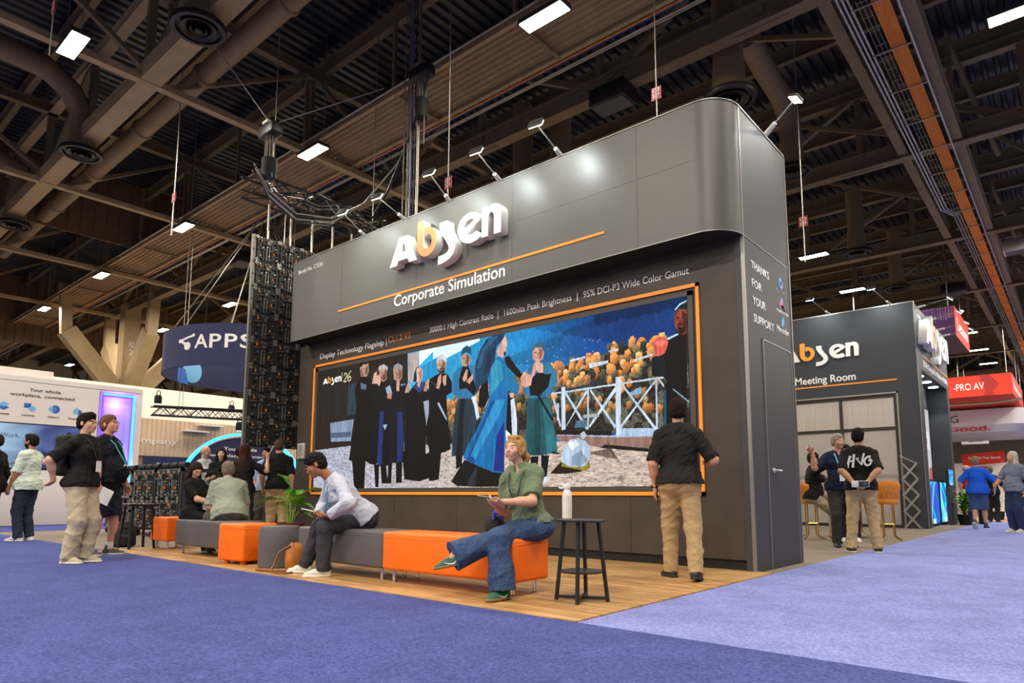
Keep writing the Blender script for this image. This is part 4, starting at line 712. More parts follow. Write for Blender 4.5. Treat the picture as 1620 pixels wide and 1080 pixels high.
# ================================================================ people: implicit surfaces turned into meshes
class Field:
    def __init__(s,lo,hi,h):
        s.lo=np.array(lo,float)-3*h; s.h=h; s.n=np.ceil((np.array(hi)-s.lo)/h).astype(int)+4; s.v=np.full(s.n,1.0,np.float32)
        s.ax=[(s.lo[i]+h*np.arange(s.n[i])).astype(np.float32) for i in range(3)]
    def sub(s,lo,hi):
        a=np.maximum(np.floor((np.array(lo)-s.lo)/s.h).astype(int),0); b=np.minimum(np.ceil((np.array(hi)-s.lo)/s.h).astype(int)+1,s.n)
        if (b<=a).any(): return None
        sl=tuple(slice(i,j) for i,j in zip(a,b)); return sl,s.ax[0][sl[0]][:,None,None],s.ax[1][sl[1]][None,:,None],s.ax[2][sl[2]][None,None,:]
    def _put(s,fn,lo,hi,k,cut=None,minus=False):
        m=max(k,0)+3*s.h; r=s.sub(np.array(lo)-m,np.array(hi)+m)
        if r is None: return
        sl,X,Y,Z=r; d=fn(X,Y,Z)
        if cut is not None:
            for c,n in cut: d=np.maximum(d,(X-c[0])*n[0]+(Y-c[1])*n[1]+(Z-c[2])*n[2])
        c=s.v[sl]
        if minus:
            d=-d
            if k>0: hh=np.clip(.5-.5*(c-d)/k,0,1); s.v[sl]=c*(1-hh)+d*hh+k*hh*(1-hh)
            else: s.v[sl]=np.maximum(c,d)
        elif k>0:
            hh=np.clip(.5+.5*(c-d)/k,0,1); s.v[sl]=c*(1-hh)+d*hh-k*hh*(1-hh)
        else: s.v[sl]=np.minimum(c,d)
    def cone(s,a,b,ra,rb,k=.02,cut=None,sq=None,minus=False):
        a=np.array(a,float);b=np.array(b,float); ba=b-a; L2=max(ba@ba,1e-9); R=max(ra,rb)*1.05
        def fn(X,Y,Z):
            x,y,z=X-a[0],Y-a[1],Z-a[2]; t=np.clip((x*ba[0]+y*ba[1]+z*ba[2])/L2,0,1); x=x-ba[0]*t;y=y-ba[1]*t;z=z-ba[2]*t
            if sq is not None:
                ax_,f=sq; q=(x*ax_[0]+y*ax_[1]+z*ax_[2])*(1/f-1); x=x+ax_[0]*q;y=y+ax_[1]*q;z=z+ax_[2]*q
            return (np.sqrt(x*x+y*y+z*z)-(ra+(rb-ra)*t))*(1 if sq is None else min(1,sq[1]))
        s._put(fn,np.minimum(a,b)-R*(1 if sq is None else max(1,sq[1])),np.maximum(a,b)+R*(1 if sq is None else max(1,sq[1])),k,cut,minus)
    def ell(s,c,r,R=None,k=.02,cut=None,minus=False):
        c=np.array(c,float); r=np.array(r,float); R=np.eye(3) if R is None else R; m=r.max()*1.02
        def fn(X,Y,Z):
            x,y,z=X-c[0],Y-c[1],Z-c[2]; p=[(x*R[0,i]+y*R[1,i]+z*R[2,i])/r[i] for i in range(3)]
            k0=np.sqrt(p[0]**2+p[1]**2+p[2]**2); k1=np.sqrt((p[0]/r[0])**2+(p[1]/r[1])**2+(p[2]/r[2])**2)
            return k0*(k0-1)/np.maximum(k1,1e-5)
        s._put(fn,c-m,c+m,k,cut,minus)
    def box(s,c,hf,R,rad=.01,k=.01,minus=False):
        c=np.array(c,float); hf=np.array(hf,float); m=np.linalg.norm(hf)*1.05
        def fn(X,Y,Z):
            x,y,z=X-c[0],Y-c[1],Z-c[2]; q=[np.abs(x*R[0,i]+y*R[1,i]+z*R[2,i])-hf[i]+rad for i in range(3)]
            return np.sqrt(sum(np.maximum(t,0)**2 for t in q))+np.minimum(np.maximum(np.maximum(q[0],q[1]),q[2]),0)-rad
        s._put(fn,c-m,c+m,k,None,minus)
    def plane(s,c,n):
        s.v=np.maximum(s.v,((s.ax[0][:,None,None]-c[0])*n[0]+(s.ax[1][None,:,None]-c[1])*n[1]+(s.ax[2][None,None,:]-c[2])*n[2]).astype(np.float32))
    def noise(s,terms,seed=0):
        i=np.nonzero(np.abs(s.v)<.05); P=np.stack([s.ax[k][i[k]] for k in range(3)],1).astype(np.float64); d=np.zeros(len(P)); r=np.random.default_rng(seed)
        for amp,kv in terms:
            kv=np.array(kv,float)
            for _ in range(2):
                q=kv*(1+.5*r.standard_normal(3))*r.choice([-1,1],3); w_=r.standard_normal(3)*np.linalg.norm(kv)*.35
                d-=amp*1.7*(1-np.abs(np.sin(.5*(P@q)+r.uniform(0,6.28)+1.6*np.sin(P@w_+r.uniform(0,6.28)))))**1.6
        s.v[i]+=d.astype(np.float32)
    def mesh(s,name):
        v=s.v; ins=v<0; n=v.shape; 
        c=np.zeros(tuple(x-1 for x in n),np.int8)
        for i in (0,1):
            for j in (0,1):
                for k in (0,1): c+=ins[i:n[0]-1+i,j:n[1]-1+j,k:n[2]-1+k]
        act=np.argwhere((c>0)&(c<8)); idx=np.full(c.shape,-1,np.int32); idx[tuple(act.T)]=np.arange(len(act))
        cor=[(i,j,k) for i in (0,1) for j in (0,1) for k in (0,1)]; val=np.stack([v[act[:,0]+i,act[:,1]+j,act[:,2]+k] for i,j,k in cor],1)
        acc=np.zeros((len(act),3)); cnt=np.zeros(len(act))
        for a in range(8):
            for b in range(a+1,8):
                df=[abs(cor[a][t]-cor[b][t]) for t in range(3)]
                if sum(df)!=1: continue
                va,vb=val[:,a],val[:,b]; m=(va<0)!=(vb<0); t=np.where(m,va/np.where(m,va-vb,1),0); p=np.array(cor[a])[None]+t[:,None]*(np.array(cor[b])-np.array(cor[a]))[None]
                acc+=p*m[:,None]; cnt+=m
        V=(act+acc/cnt[:,None])*s.h+s.lo; Q=[]
        for ax in range(3):
            e=[slice(None)]*3; e2=list(e); e[ax]=slice(0,-1); e2[ax]=slice(1,None); a=ins[tuple(e)]; b=ins[tuple(e2)]; ch=np.argwhere(a!=b)
            o1,o2=(ax+1)%3,(ax+2)%3; ok=(ch[:,o1]>0)&(ch[:,o2]>0)&(ch[:,o1]<n[o1]-1)&(ch[:,o2]<n[o2]-1); ch=ch[ok]
            fl=a[tuple(ch.T)]; q=[]
            for d1,d2 in ((1,1),(0,1),(0,0),(1,0)):
                p=ch.copy(); p[:,o1]-=d1; p[:,o2]-=d2; q.append(idx[tuple(p.T)])
            q=np.stack(q,1); q[~fl]=q[~fl][:,::-1]; Q.append(q)
        Q=np.concatenate(Q); Q=Q[(Q>=0).all(1)]; return V,Q
def nrm(v): v=np.array(v,float); return v/np.linalg.norm(v)
def bone2(a,t,l1,l2,hint):
    a=np.array(a,float);t=np.array(t,float); d=t-a; L=np.linalg.norm(d); L_=min(L,(l1+l2)*.999); u=d/L; t=a+u*L_ if L>L_ else t
    x=(l1*l1-l2*l2+L_*L_)/(2*L_); hh=math.sqrt(max(l1*l1-x*x,0)); h_=np.array(hint,float); h_=h_-u*(h_@u); return a+u*x+nrm(h_)*hh,t
def skin_mat(c): return mat('skin '+c,c,.5,0,.08,30,spec=.35,detail=3)
def cloth(c,k='plain'):
    if k=='denim': return mat('denim '+c,c,.85,0,.28,45,.25,400,spec=.15)
    if k=='knit': return mat('heather '+c,c,.9,0,.18,140,.2,300,spec=.1)
    return mat('fabric '+c,c,.85,0,.07,20,.15,350,spec=.15)
def hair_mat(c): return mat('hair '+c,c,.75,0,.45,60,.5,90,stretch=(3,3,.7),spec=.12)
eyew=mat('eye white','cfc8c0',.3); iris=mat('iris','2a1d16',.2); lipm=lambda c: mat('lip '+c,c,.5)
rubber=mat('white rubber sole','d8d2c4',.6)
def person(label,loc,rz,H=1.75,fat=0.,fem=False,skin='c9977a',hair=('short','2a1f18'),shirt='151515',sleeve=.55,shirtk='plain',trous='b8a07c',trousk='plain',leg='straight',shoe='1c1b1a',sole=None,
           pelvis=None,lean=(0,0,1),twist=0,look=(0,-1,0),L=None,R=None,LL=None,RL=None,h=.0075,belt=None,collar=True,hem=-.06,seated=False,glasses=None,lanyard=None,beard=None,shorts=False,sockc=None,jacket=False,group=None,hemw=0.,neck_fwd=.02,seed=1,stripe=None,sleeve_trim=None):
    """builds one person. local axes: facing -y, left hand +x, up z; limb dicts: t=target, hint, d=hand direction, pn=palm normal, curl"""
    t=thing('person',label,'person',loc,rz,group); s=H/1.785; A=lambda *p: np.array(p,float)*s
    U=nrm(lean); S=nrm([math.cos(twist),math.sin(twist),0]); S=nrm(S-U*(S@U)); B=np.cross(U,S)   # S left, B backward, U up
    T=np.stack([S,B,U],1); Pv=np.array(pelvis if pelvis is not None else (0,0,.955*s),float)
    at=lambda x,y,z: Pv+(S*x+B*y+U*z)*s
    shw=.158 if fem else .178; sh=[at(shw,.012,.452),at(-shw,.012,.452)]; nb=at(0,.015,.53)
    f=nrm(look); hs=nrm(np.cross(-f,[0,0,1])); hu=nrm(np.cross(hs,-f))
    HT=np.stack([hs,-f,hu],1); hc=nb+U*(.155-.05*max(0,.9-U[2]))*s+np.array([0,0,.02])*s+nrm([f[0],f[1],0])*neck_fwd*s
    hp=lambda x,y,z: hc+HT@(np.array([x,y,z])*s)
    # ---- skeleton
    arms=[];
    for i,(spec,sg) in enumerate(((L,1),(R,-1))):
        spec=dict(spec or {}); tgt=spec.get('t'); 
        if tgt is None: tgt=sh[i]+A(.06*sg,-.04,-.53)
        el,wr=bone2(sh[i],tgt,.295*s,.255*s,spec.get('hint',(.3*sg,.8,-.2))); d=nrm(spec.get('d',wr-el)); pn=nrm(spec.get('pn',(-sg,0,0))); pn=nrm(pn-d*(pn@d)); arms.append((sh[i],el,wr,d,pn,spec.get('curl',.35),sg,spec.get('pt',False)))
    legs=[]
    for i,(spec,sg) in enumerate(((LL,1),(RL,-1))):
        spec=dict(spec or {}); hipj=Pv+(S*.092*sg-U*.04)*s if not seated else Pv+(S*.095*sg-U*.02)*s
        tgt=spec.get('t'); tgt=A(.10*sg,.0,.085) if tgt is None else np.array(tgt,float)
        kn,an=bone2(hipj,tgt,.425*s,.415*s,spec.get('hint',(.05*sg,-1,0))); toe=nrm(spec.get('toe',(.15*sg,-1,0))); fu=spec.get('fu',(0,0,1)); fu=np.array(fu,float); fu=nrm(fu-toe*(fu@toe)); legs.append((hipj,kn,an,toe,fu,sg))
    pts=np.array([hc+HT@np.array([0,0,.14])*s,hc,Pv]+[p for a in arms for p in a[:3]]+[a[2]+a[3]*.2*s for a in arms]+[p for l in legs for p in l[:3]]+[l[2]+l[3]*.2*s for l in legs])
    lo=pts.min(0)-.17*s-fat*.12; hi=pts.max(0)+.17*s+fat*.12
    def torso(F,o,clo=False):
        w_=.95 if fem else 1
        F.ell(at(0,.0,.0),A(.165*(1.05 if fem else 1)+o+fat*.035,.112+o+fat*.035,.125+o),T,.05)
        F.ell(at(0,-.005-fat*.02,.16),A(.138*w_+o+fat*.05,.098+o+fat*.05,.15+o),T,.06)
        F.ell(at(0,.0,.335),A(.16*w_+o+fat*.03,.108+o+fat*.025,.17+o),T,.05)
        if fat>.2: F.ell(at(0,-.055-.03*fat,.10),A(.125+.03*fat+o,.085+.075*fat+o,.14+.02*fat+o),T,.06)
        cl=[at(.11,.01,.465),at(-.11,.01,.465)]; F.cone(cl[0],cl[1],.056*s+o*s,.056*s+o*s,.05); F.cone(cl[0],sh[0],.054*s+o*s,.043*s+o*s,.04); F.cone(cl[1],sh[1],.054*s+o*s,.043*s+o*s,.04)
        F.cone(nb-U*.015*s,cl[0]+U*.015*s,.046*s+o*s,.042*s+o*s,.05); F.cone(nb-U*.015*s,cl[1]+U*.015*s,.046*s+o*s,.042*s+o*s,.05)
        for sg in (-1,1):
            if fem: F.ell(at(.072*sg,-.085,.30),A(.062+o,.055+o,.065+o),T,.04)
            else: F.ell(at(.075*sg,-.07,.345),A(.075+o,.05+o,.065+o),T,.04)
            F.ell(at(.075*sg,.07,-.03),A(.085+o,.075+o,.09+o),T,.04)
    # ---- body
    F=Field(lo,hi,h); torso(F,-.011)
    F.cone(nb-U*.05*s,hp(0,.015,-.06),.056*s if not fem else .047*s,.054*s if not fem else .045*s,.03)
    for a,e,w_,d,pn,curl,sg,ptg in arms:
        k=.9 if fem else 1.0; k+=fat*.12; kk=.84 if sleeve>=1 else 1
        F.cone(a,e,.044*s*k*kk,.041*s*k*kk,.03); F.cone(e,w_,.042*s*k*kk,.028*s*(.9 if sleeve>=1 else 1),.02); F.cone(e,e+(w_-e)*.4,.043*s*k*kk,.04*s*k*kk,.03)
        ac=np.cross(d,pn)*(1 if sg<0 else -1); q=.95*s*(.92 if fem else 1); Rm=np.stack([ac,d,pn],1)
        F.cone(w_,w_+d*.03*q,.027*q,.03*q,.015,sq=(pn,.7)); F.ell(w_+d*.055*q,(.042*q,.056*q,.019*q),Rm,.012)
        for j,(ln,rr) in enumerate(((.071,.0092),(.080,.0096),(.073,.0092),(.057,.0082))):
            b=w_+d*(.092-.004*abs(j-1.2))*q+ac*(.031-.0205*j)*q; cr_=curl*(1.0 if not (ptg and j==0) else .12)+.06*j; dd=d+ac*(.10-.07*j); dd=nrm(dd); ang=0
            for fr,bd in ((.46,.55),(.30,1.0),(.24,.75)):
                ang+=cr_*bd*1.25; v_=dd*math.cos(ang)+pn*math.sin(ang); e2=b+v_*ln*fr*q*1.1; F.cone(b,e2,rr*q,rr*.88*q,.005); b=e2
        b=w_+d*.025*q+ac*.03*q; v_=nrm(d*.75+ac*.6+pn*.35); e2=b+v_*.045*q; F.cone(b,e2,.014*q,.011*q,.012); v_=nrm(d*.9+ac*.25+pn*(.25+.5*curl)); F.cone(e2,e2+v_*.035*q,.0105*q,.0085*q,.004)
    for hj,kn,an,toe,fu,sg in legs:
        k=1+.12*fat; th=.054 if shorts else .044; F.cone(hj,kn,.072*s*k,th*s*k,.05); F.cone(kn,an,th*s,.034*s,.03)
        if shorts: F.ell(kn+(an-kn)*.3+np.cross(np.cross(an-kn,toe),an-kn)/np.linalg.norm(an-kn)**2*.02*s,A(.05,.05,.11),None,.04)
        F.cone(an,an+toe*.05*s-fu*.04*s,.034*s,.026*s,.03)
    # head
    F.ell(hp(0,.014,.034),A(.0735,.094,.088),HT,.02); F.ell(hp(0,-.026,-.035),A(.058 if not fem else .054,.064,.075),HT,.03); F.ell(hp(0,-.066,-.094),A(.026 if not fem else .021,.021,.02),HT,.025)
    F.cone(hp(-.034,-.079,.026),hp(.034,-.079,.026),.010*s,.010*s,.015); F.cone(hp(0,-.086,.012),hp(0,-.108,-.026),.0075*s,.0125*s,.012)
    for sg in (-1,1):
        F.ell(hp(.011*sg,-.098,-.031),A(.009,.010,.008),HT,.006); F.ell(hp(.04*sg,-.062,-.022),A(.022,.020,.024),HT,.025)
        F.ell(hp(.031*sg,-.099,.004),A(.018,.014,.012),HT,.012,minus=True); F.ell(hp(.031*sg,-.077,.004),A(.0135,.0125,.0125),HT,.004)
        F.ell(hp(.078*sg,.014,-.006),A(.009,.019,.031),HT,.008); F.ell(hp(.087*sg,.008,-.004),A(.006,.009,.016),HT,.004,minus=True)
    F.cone(hp(-.019,-.087,-.058),hp(.019,-.087,-.058),.0065*s,.0065*s,.008); F.cone(hp(-.016,-.086,-.069),hp(.016,-.086,-.069),.007*s,.007*s,.008)
    F.cone(hp(-.023,-.098,-.0635),hp(.023,-.098,-.0635),.0028*s,.0028*s,.003,minus=True)
    F.ell(hp(0,-.072,-.045),A(.034,.026,.03),HT,.02)
    V,Q=F.mesh('body'); me=np_mesh('body',V,Q); me.materials.append(skin_mat(skin)); 
    sc_=lin(skin); me.materials.append(mat('lip '+skin,(min(sc_[0]*.8,1),sc_[1]*.56,sc_[2]*.56),.5)); me.materials.append(hair_mat(hair[1])); 
    C_=V[Q].mean(1); q=((C_-hc)@HT)/s; mi=np.zeros(len(Q),np.int32)
    mi[(np.abs(q[:,0])<.021)&(q[:,1]<-.078)&(q[:,2]>-.0725)&(q[:,2]<-.055)]=1
    br=(np.abs(np.abs(q[:,0])-.032)<.017)&(q[:,1]<-.06)&(np.abs(q[:,2]-(.0235+.08*(.032-np.abs(np.abs(q[:,0])-.012))))<.0058); mi[br]=2
    if beard:
        me.materials.append(hair_mat(beard)); bd=(q[:,1]<.0)&(q[:,2]<-.042)&(q[:,2]>-.125)&(np.linalg.norm(q[:,:2]-[0,-.02],axis=1)<.1)&~((np.abs(q[:,0])<.022)&(q[:,2]>-.077)&(q[:,2]<-.055)); mi[bd]=3
    me.polygons.foreach_set('material_index',mi); link('body',me,t)
    for sg in (-1,1):
        if h<.009:
            g=M(); Rm=Matrix(HT.tolist()); g.ball(hp(.031*sg,-.0800,.003),(.0125*s,.0112*s,.0068*s),12,8,0,Rm); c=hp(.031*sg,-.0800,.003); d_=HT@np.array([0,-1,0]); g.ball(c+d_*.0065*s,(.0062*s,.0056*s,.0062*s),10,6,1,Rm); o=g.build('eye',[eyew,iris],t,smooth=True,local=True)
    def emit(F,name,m):
        V,Q=F.mesh(name)
        if len(V)<8: return None
        me=np_mesh(name,V,Q); me.materials.append(m); return link(name,me,t)
    # ---- shirt
    F=Field(lo,hi,h); o=.013; torso(F,o); xt=.034 if not (seated or hem>=0) else .016; F.ell(at(0,.0,.0),A(.165*(1.05 if fem else 1)+xt+fat*.035,.112+xt+fat*.035,.125),T,.05); [F.ell(at(.075*q_,.07,-.03),A(.078+xt,.068+xt,.09),T,.04) for q_ in (-1,1)]
    if hem<.0:   # skirt of an untucked shirt
        F.cone(at(0,0,.02),at(0,0,hem),.13*s+fat*.05,.145*s+hemw+fat*.05,.05,sq=(S,1.25))
    for a,e,w_,d,pn,curl,sg,ptg in arms:
        k=(.9 if fem else 1.0)+fat*.12; ax_=nrm(e-a)
        if sleeve<1: c=a+(e-a)*min(1,sleeve*1.25); F.cone(a,a+(e-a)*1.15,(.046*k+.012)*s,(.046*k+.022)*s,.03,cut=[(c,ax_)])
        else: F.cone(a,e,(.046*k+.013)*s,(.043*k+.016)*s,.03); F.cone(e,w_,(.043*k+.017)*s,(.030*k+.013)*s,.02,cut=[(w_-nrm(w_-e)*.005*s,nrm(w_-e))])
    F.plane(at(0,0,hem),-U)
    if not (seated): pass
    F.cone(nb+U*.035*s-B*.02*s,nb+U*.12*s-B*.03*s,.052*s,.075*s,.01,minus=True); F.ell(nb+(-B*.075+U*.0)*s,A(.03,.05,.05),T,.02,minus=True) if collar else None
    F.noise([(.0034,np.array((20,18,38))),(.0013,np.array((60,50,90))),(.0036,np.array((10,9,18)))],seed); emit(F,'jacket' if jacket else 'shirt',cloth(shirt,shirtk))
    if collar:
        F=Field(nb-.12*s,nb+.14*s,h); F.cone(nb-U*.03*s,nb+U*.045*s-B*.01*s,.076*s,.063*s,0); F.cone(nb-U*.06*s,nb+U*.09*s-B*.01*s,.066*s,.055*s,.004,minus=True); F.plane(nb+U*.045*s-B*.0*s,U*.9+B*(-.45)); F.ell(nb+(-B*.09+U*.01)*s,A(.022,.05,.06),T,.01,minus=True); emit(F,'collar',cloth(shirt,shirtk) if collar is True else cloth(collar))
    # ---- trousers
    F=Field(lo,hi,h); o=.010 
    tc=[(at(0,0,min(.105,hem+.045)),U)]; F.ell(at(0,.0,-.01),A(.164*(1.05 if fem else 1)+o+fat*.035,.112+o+fat*.035,.115),T,.05,cut=tc); F.cone(at(0,0,.0),at(0,-.0,.10),(.126+fat*.045)*s,(.120+fat*.05)*s,.04,sq=(S,1.18),cut=tc)
    for sg in (-1,1): F.ell(at(.075*sg,.07,-.03),A(.085+o,.077+o,.09+o),T,.04,cut=tc)
    for hj,kn,an,toe,fu,sg in legs:
        k=1+.12*fat; ax_=nrm(an-kn); r1,r2,r3={'straight':(.098,.073,.064),'slim':(.094,.064,.050),'wide':(.096,.082,.115),'loose':(.104,.085,.072)}[leg]
        if shorts: F.cone(hj,kn+(kn-hj)*.05,r1*s*k,.09*s*k,.04,cut=[(kn+(kn-hj)*.0,nrm(kn-hj))])
        else:
            F.cone(hj,kn,r1*s*k,r2*s*k,.05); e_=an+ax_*(.035 if leg!='wide' else .02)*s; F.cone(kn,e_,r2*s,r3*s,.03,cut=[(e_-ax_*.01*s,ax_)])
    F.noise([(.0026,np.array((16,16,36))),(.0012,np.array((50,54,70))),(.0036,np.array((9,10,14)))],seed+5); emit(F,'shorts' if shorts else 'trousers',cloth(trous,trousk))
    if belt:
        F=Field(at(0,0,.08)-.26*s,at(0,0,.08)+.26*s,h); F.cone(at(0,0,.0),at(0,0,.12),(.133+fat*.045)*s,(.127+fat*.05)*s,0,sq=(S,1.18)); F.plane(at(0,0,.108),U); F.plane(at(0,0,.072),-U); emit(F,'belt',cloth(belt))
    # ---- shoes
    for hj,kn,an,toe,fu,sg in legs:
        c=an-fu*.05*s; lo2=np.minimum(c-toe*.1*s,c+toe*.21*s)-.1*s; hi2=np.maximum(c-toe*.1*s,c+toe*.21*s)+.1*s
        side=np.cross(fu,toe); F=Field(lo2,hi2,h*.85); F.cone(c-toe*.045*s,c+toe*.08*s+fu*.002*s,.040*s,.042*s,.02); F.cone(c+toe*.06*s-fu*.008*s,c+toe*.155*s-fu*.012*s,.044*s,.034*s,.03,sq=(fu,.8)); F.cone(c-toe*.02*s,an+fu*.02*s-toe*.01*s,.044*s,.043*s,.03)
        F.cone(an+fu*.015*s,an+fu*.08*s,.030*s,.034*s,.004,minus=True); F.plane(an-fu*.083*s,-fu); V,Q=F.mesh('shoe'); me=np_mesh('shoe',V,Q); me.materials.append(mat('shoe '+shoe,shoe,.55,0,.1,20)); so=link('shoe',me,t)
        F=Field(lo2,hi2,h*.85); F.cone(c-toe*.045*s-fu*.02*s,c+toe*.08*s-fu*.02*s,.046*s,.048*s,.02); F.cone(c+toe*.06*s-fu*.02*s,c+toe*.16*s-fu*.02*s,.049*s,.038*s,.03); F.plane(an-fu*.0845*s,-fu); F.plane(an-fu*.060*s,fu); V,Q=F.mesh('sole'); me=np_mesh('sole',V,Q); me.materials.append(mat('sole '+(sole or '222020'),sole or '222020',.6)); link('sole',me,so)
        g=M(); 
        for j in range(4): p=an+toe*(.045+.022*j)*s+fu*(.012-.017*j)*s; g.tube([p-side*.022*s,p+fu*.006*s,p+side*.022*s],.0035*s,5)
        g.build('laces',mat('laces '+(sole or 'x'),'cfc9bd' if sole else '3a3838',.8),so,smooth=True,local=True)
        if stripe: 
            for sd in (-1,1):
                g=M(); p=[c+side*sd*.047*s+toe*a_*s+fu*b_*s for a_,b_ in ((-.01,.01),(.02,-.012),(.06,-.005),(.10,.012))]; g.tube(p,[.004*s,.010*s,.008*s,.002*s],6); g.build('side_stripe',mat('stripe '+stripe,stripe,.6),so,smooth=True,local=True)
        if sockc: F=Field(an-.08*s,an+.14*s,h); ax_=nrm(kn-an); F.cone(an-ax_*.02*s,an+ax_*.07*s,.042*s,.041*s,0,cut=[(an+ax_*.08*s,ax_)]); emit(F,'sock',cloth(sockc))
    # ---- hair
    hk,hcol=hair; 
    if hk!='bald':
        F=Field(hc-.36*s if hk in('long','pony') else hc-.2*s,hc+.2*s,h*.9); cut=[(hp(0,-.079,.052),HT@nrm([0,-1,-1.15]))]
        F.ell(hp(0,.02,.04),A(.0785,.098,.088),HT,.0,cut=cut); F.ell(hp(0,.045,-.01),A(.076,.069,.075),HT,.02,cut=[(hp(0,.012,0),HT@np.array([0,-1,0]))])
        if hk=='short': F.ell(hp(0,-.01,.088),A(.062,.07,.038),HT,.02)
        if hk=='quiff': F.ell(hp(0,-.03,.092),A(.058,.058,.042),HT,.02)
        if hk=='long':
            for sg in (-1,1): F.cone(hp(.066*sg,.0,.02),hp(.085*sg,-.005,-.16),.032*s,.034*s,.03); F.cone(hp(.085*sg,-.005,-.14),hp(.09*sg,.02,-.32),.034*s,.014*s,.03)
            F.cone(hp(0,.05,0),hp(0,.08,-.22),.085*s,.075*s,.03,sq=(HT[:,1],.6)); F.cone(hp(0,.08,-.2),hp(0,.09,-.36),.075*s,.04*s,.03,sq=(HT[:,1],.55))
        if hk in('pony','bob'):
            for sg in (-1,1): F.cone(hp(.068*sg,-.03,.045),hp(.077*sg,-.012,-.05),.022*s,.018*s,.02)
            F.cone(hp(-.04,-.048,.108),hp(.05,-.04,.104),.018*s,.018*s,.02)
        if hk=='pony': F.cone(hp(.0,.10,.01),hp(.02,.13,-.06),.035*s,.04*s,.02); F.cone(hp(.02,.13,-.06),hp(.03,.11,-.17),.04*s,.012*s,.02)
        for sg in (-1,1):
            if hk in ('short','quiff'): F.ell(hp(.085*sg,.004,-.02),A(.02,.026,.036),HT,.01,minus=True)
        F.ell(hp(0,-.075,-.03),A(.06,.05,.075),HT,.015,minus=True) if hk in('long','pony','bob') else None
        hn=.35 if hk in('long','pony','bob') else .8; F.noise([(.0042*hn,HT@np.array((130,100,20.))),(.0028*hn,HT@np.array((220,180,30.)))],seed+9); emit(F,'hair',hair_mat(hcol))
    else:
        F=Field(hc-.2*s,hc+.2*s,h*.9); F.ell(hp(0,.045,-.01),A(.079,.072,.05),HT,0,cut=[(hp(0,.02,0),HT@np.array([0,-1,0])),(hp(0,0,.02),HT@np.array([0,0,1]))]); emit(F,'hair',hair_mat(hcol))
    if glasses:
        g=M()
        for sg in (-1,1):
            cc=np.array([.032*sg,-.104,.002]); g.tube([hp(*(cc+[.021*math.cos(a*math.pi/8),0.002*abs(math.cos(a*math.pi/8)),.016*math.sin(a*math.pi/8)])) for a in range(16)],.0022*s,5,closed=True); g.tube([hp(.053*sg,-.102,.006),hp(.078*sg,-.04,.008),hp(.08*sg,.02,.004)],.0022*s,5)
        g.tube([hp(-.011,-.106,.004),hp(0,-.108,.007),hp(.011,-.106,.004)],.0022*s,5); g.build('glasses',mat('glasses '+glasses,glasses,.3),t,smooth=True,local=True)
    if lanyard:
        col,drop,back=lanyard; bdg=drop is not None; drop=.1 if drop is None else drop; g=M(); y=-.155-fat*.075; fm=.03 if fem else 0; n2=[(-.072,.03,.548),(-.078,-.052,.53),(-.066,-.125-fat*.012-fm*.3,.45),(-.05,-.150-fat*.03-fm,.36),(-.02,y-.010-fm,.30-drop*.3),(0,y-.016-fm,.30-drop*.5)]; y-=fm+.01
        side_=[at(*p) for p in n2]; other=[at(-p[0],p[1],p[2]) for p in n2]
        for pth in (side_,other):
            for a,b in zip(pth,pth[1:]): g.bar(a,b,.017*s,.004*s,upv=-B)
        g.bar(at(-.072,.03,.548),at(0,.085,.552),.017*s,.004*s,upv=U); g.bar(at(.072,.03,.548),at(0,.085,.552),.017*s,.004*s,upv=U)
        lo_=g.build('lanyard',mat('lanyard '+col,col,.6),t,local=True)
        if bdg:
            g=M(); c=at(0,y-.012,.30-drop*.5); g.bar(c,c-U*.13*s,.09*s,.003*s,upv=-B); g.build('badge',mat('badge card','e4e0da',.5),lo_,local=True)
    return t,dict(at=at,hp=hp,hc=hc,arms=arms,legs=legs,T=T,HT=HT,Pv=Pv)
# ---------------------------------------------------------------- the people
def WL(loc,rz):
    c,s_=math.cos(rz),math.sin(rz)
    def f(x,y,z): dx,dy=x-loc[0],y-loc[1]; return (c*dx+s_*dy,-s_*dx+c*dy,z-loc[2])
    return f
def VL(rz): 
    c,s_=math.cos(rz),math.sin(rz); return lambda x,y,z:(c*x+s_*y,-s_*x+c*y,z)
def to_world(loc,rz,p): c,s_=math.cos(rz),math.sin(rz); return Vector((loc[0]+c*p[0]-s_*p[1],loc[1]+s_*p[0]+c*p[1],loc[2]+p[2]))
D=math.radians
scr=mat('phone glass','14161a',.15,spec=.6); pcase=mat('phone case','3a3634',.5)
def phone(label,c,d,n,case=pcase,L_=.15,W_=.072):
    c=Vector(c); d=Vector(d).normalized(); n=Vector(n).normalized(); n=(n-d*n.dot(d)).normalized(); t=thing('phone',label,'phone',c)
    M().bar(c-d*L_/2,c+d*L_/2,W_,.009,upv=n).build('case',case,t,bevel=.003); M().bar(c-d*(L_/2-.006)+n*.005,c+d*(L_/2-.006)+n*.005,W_-.008,.001,upv=n).build('screen',scr,t)
    return t
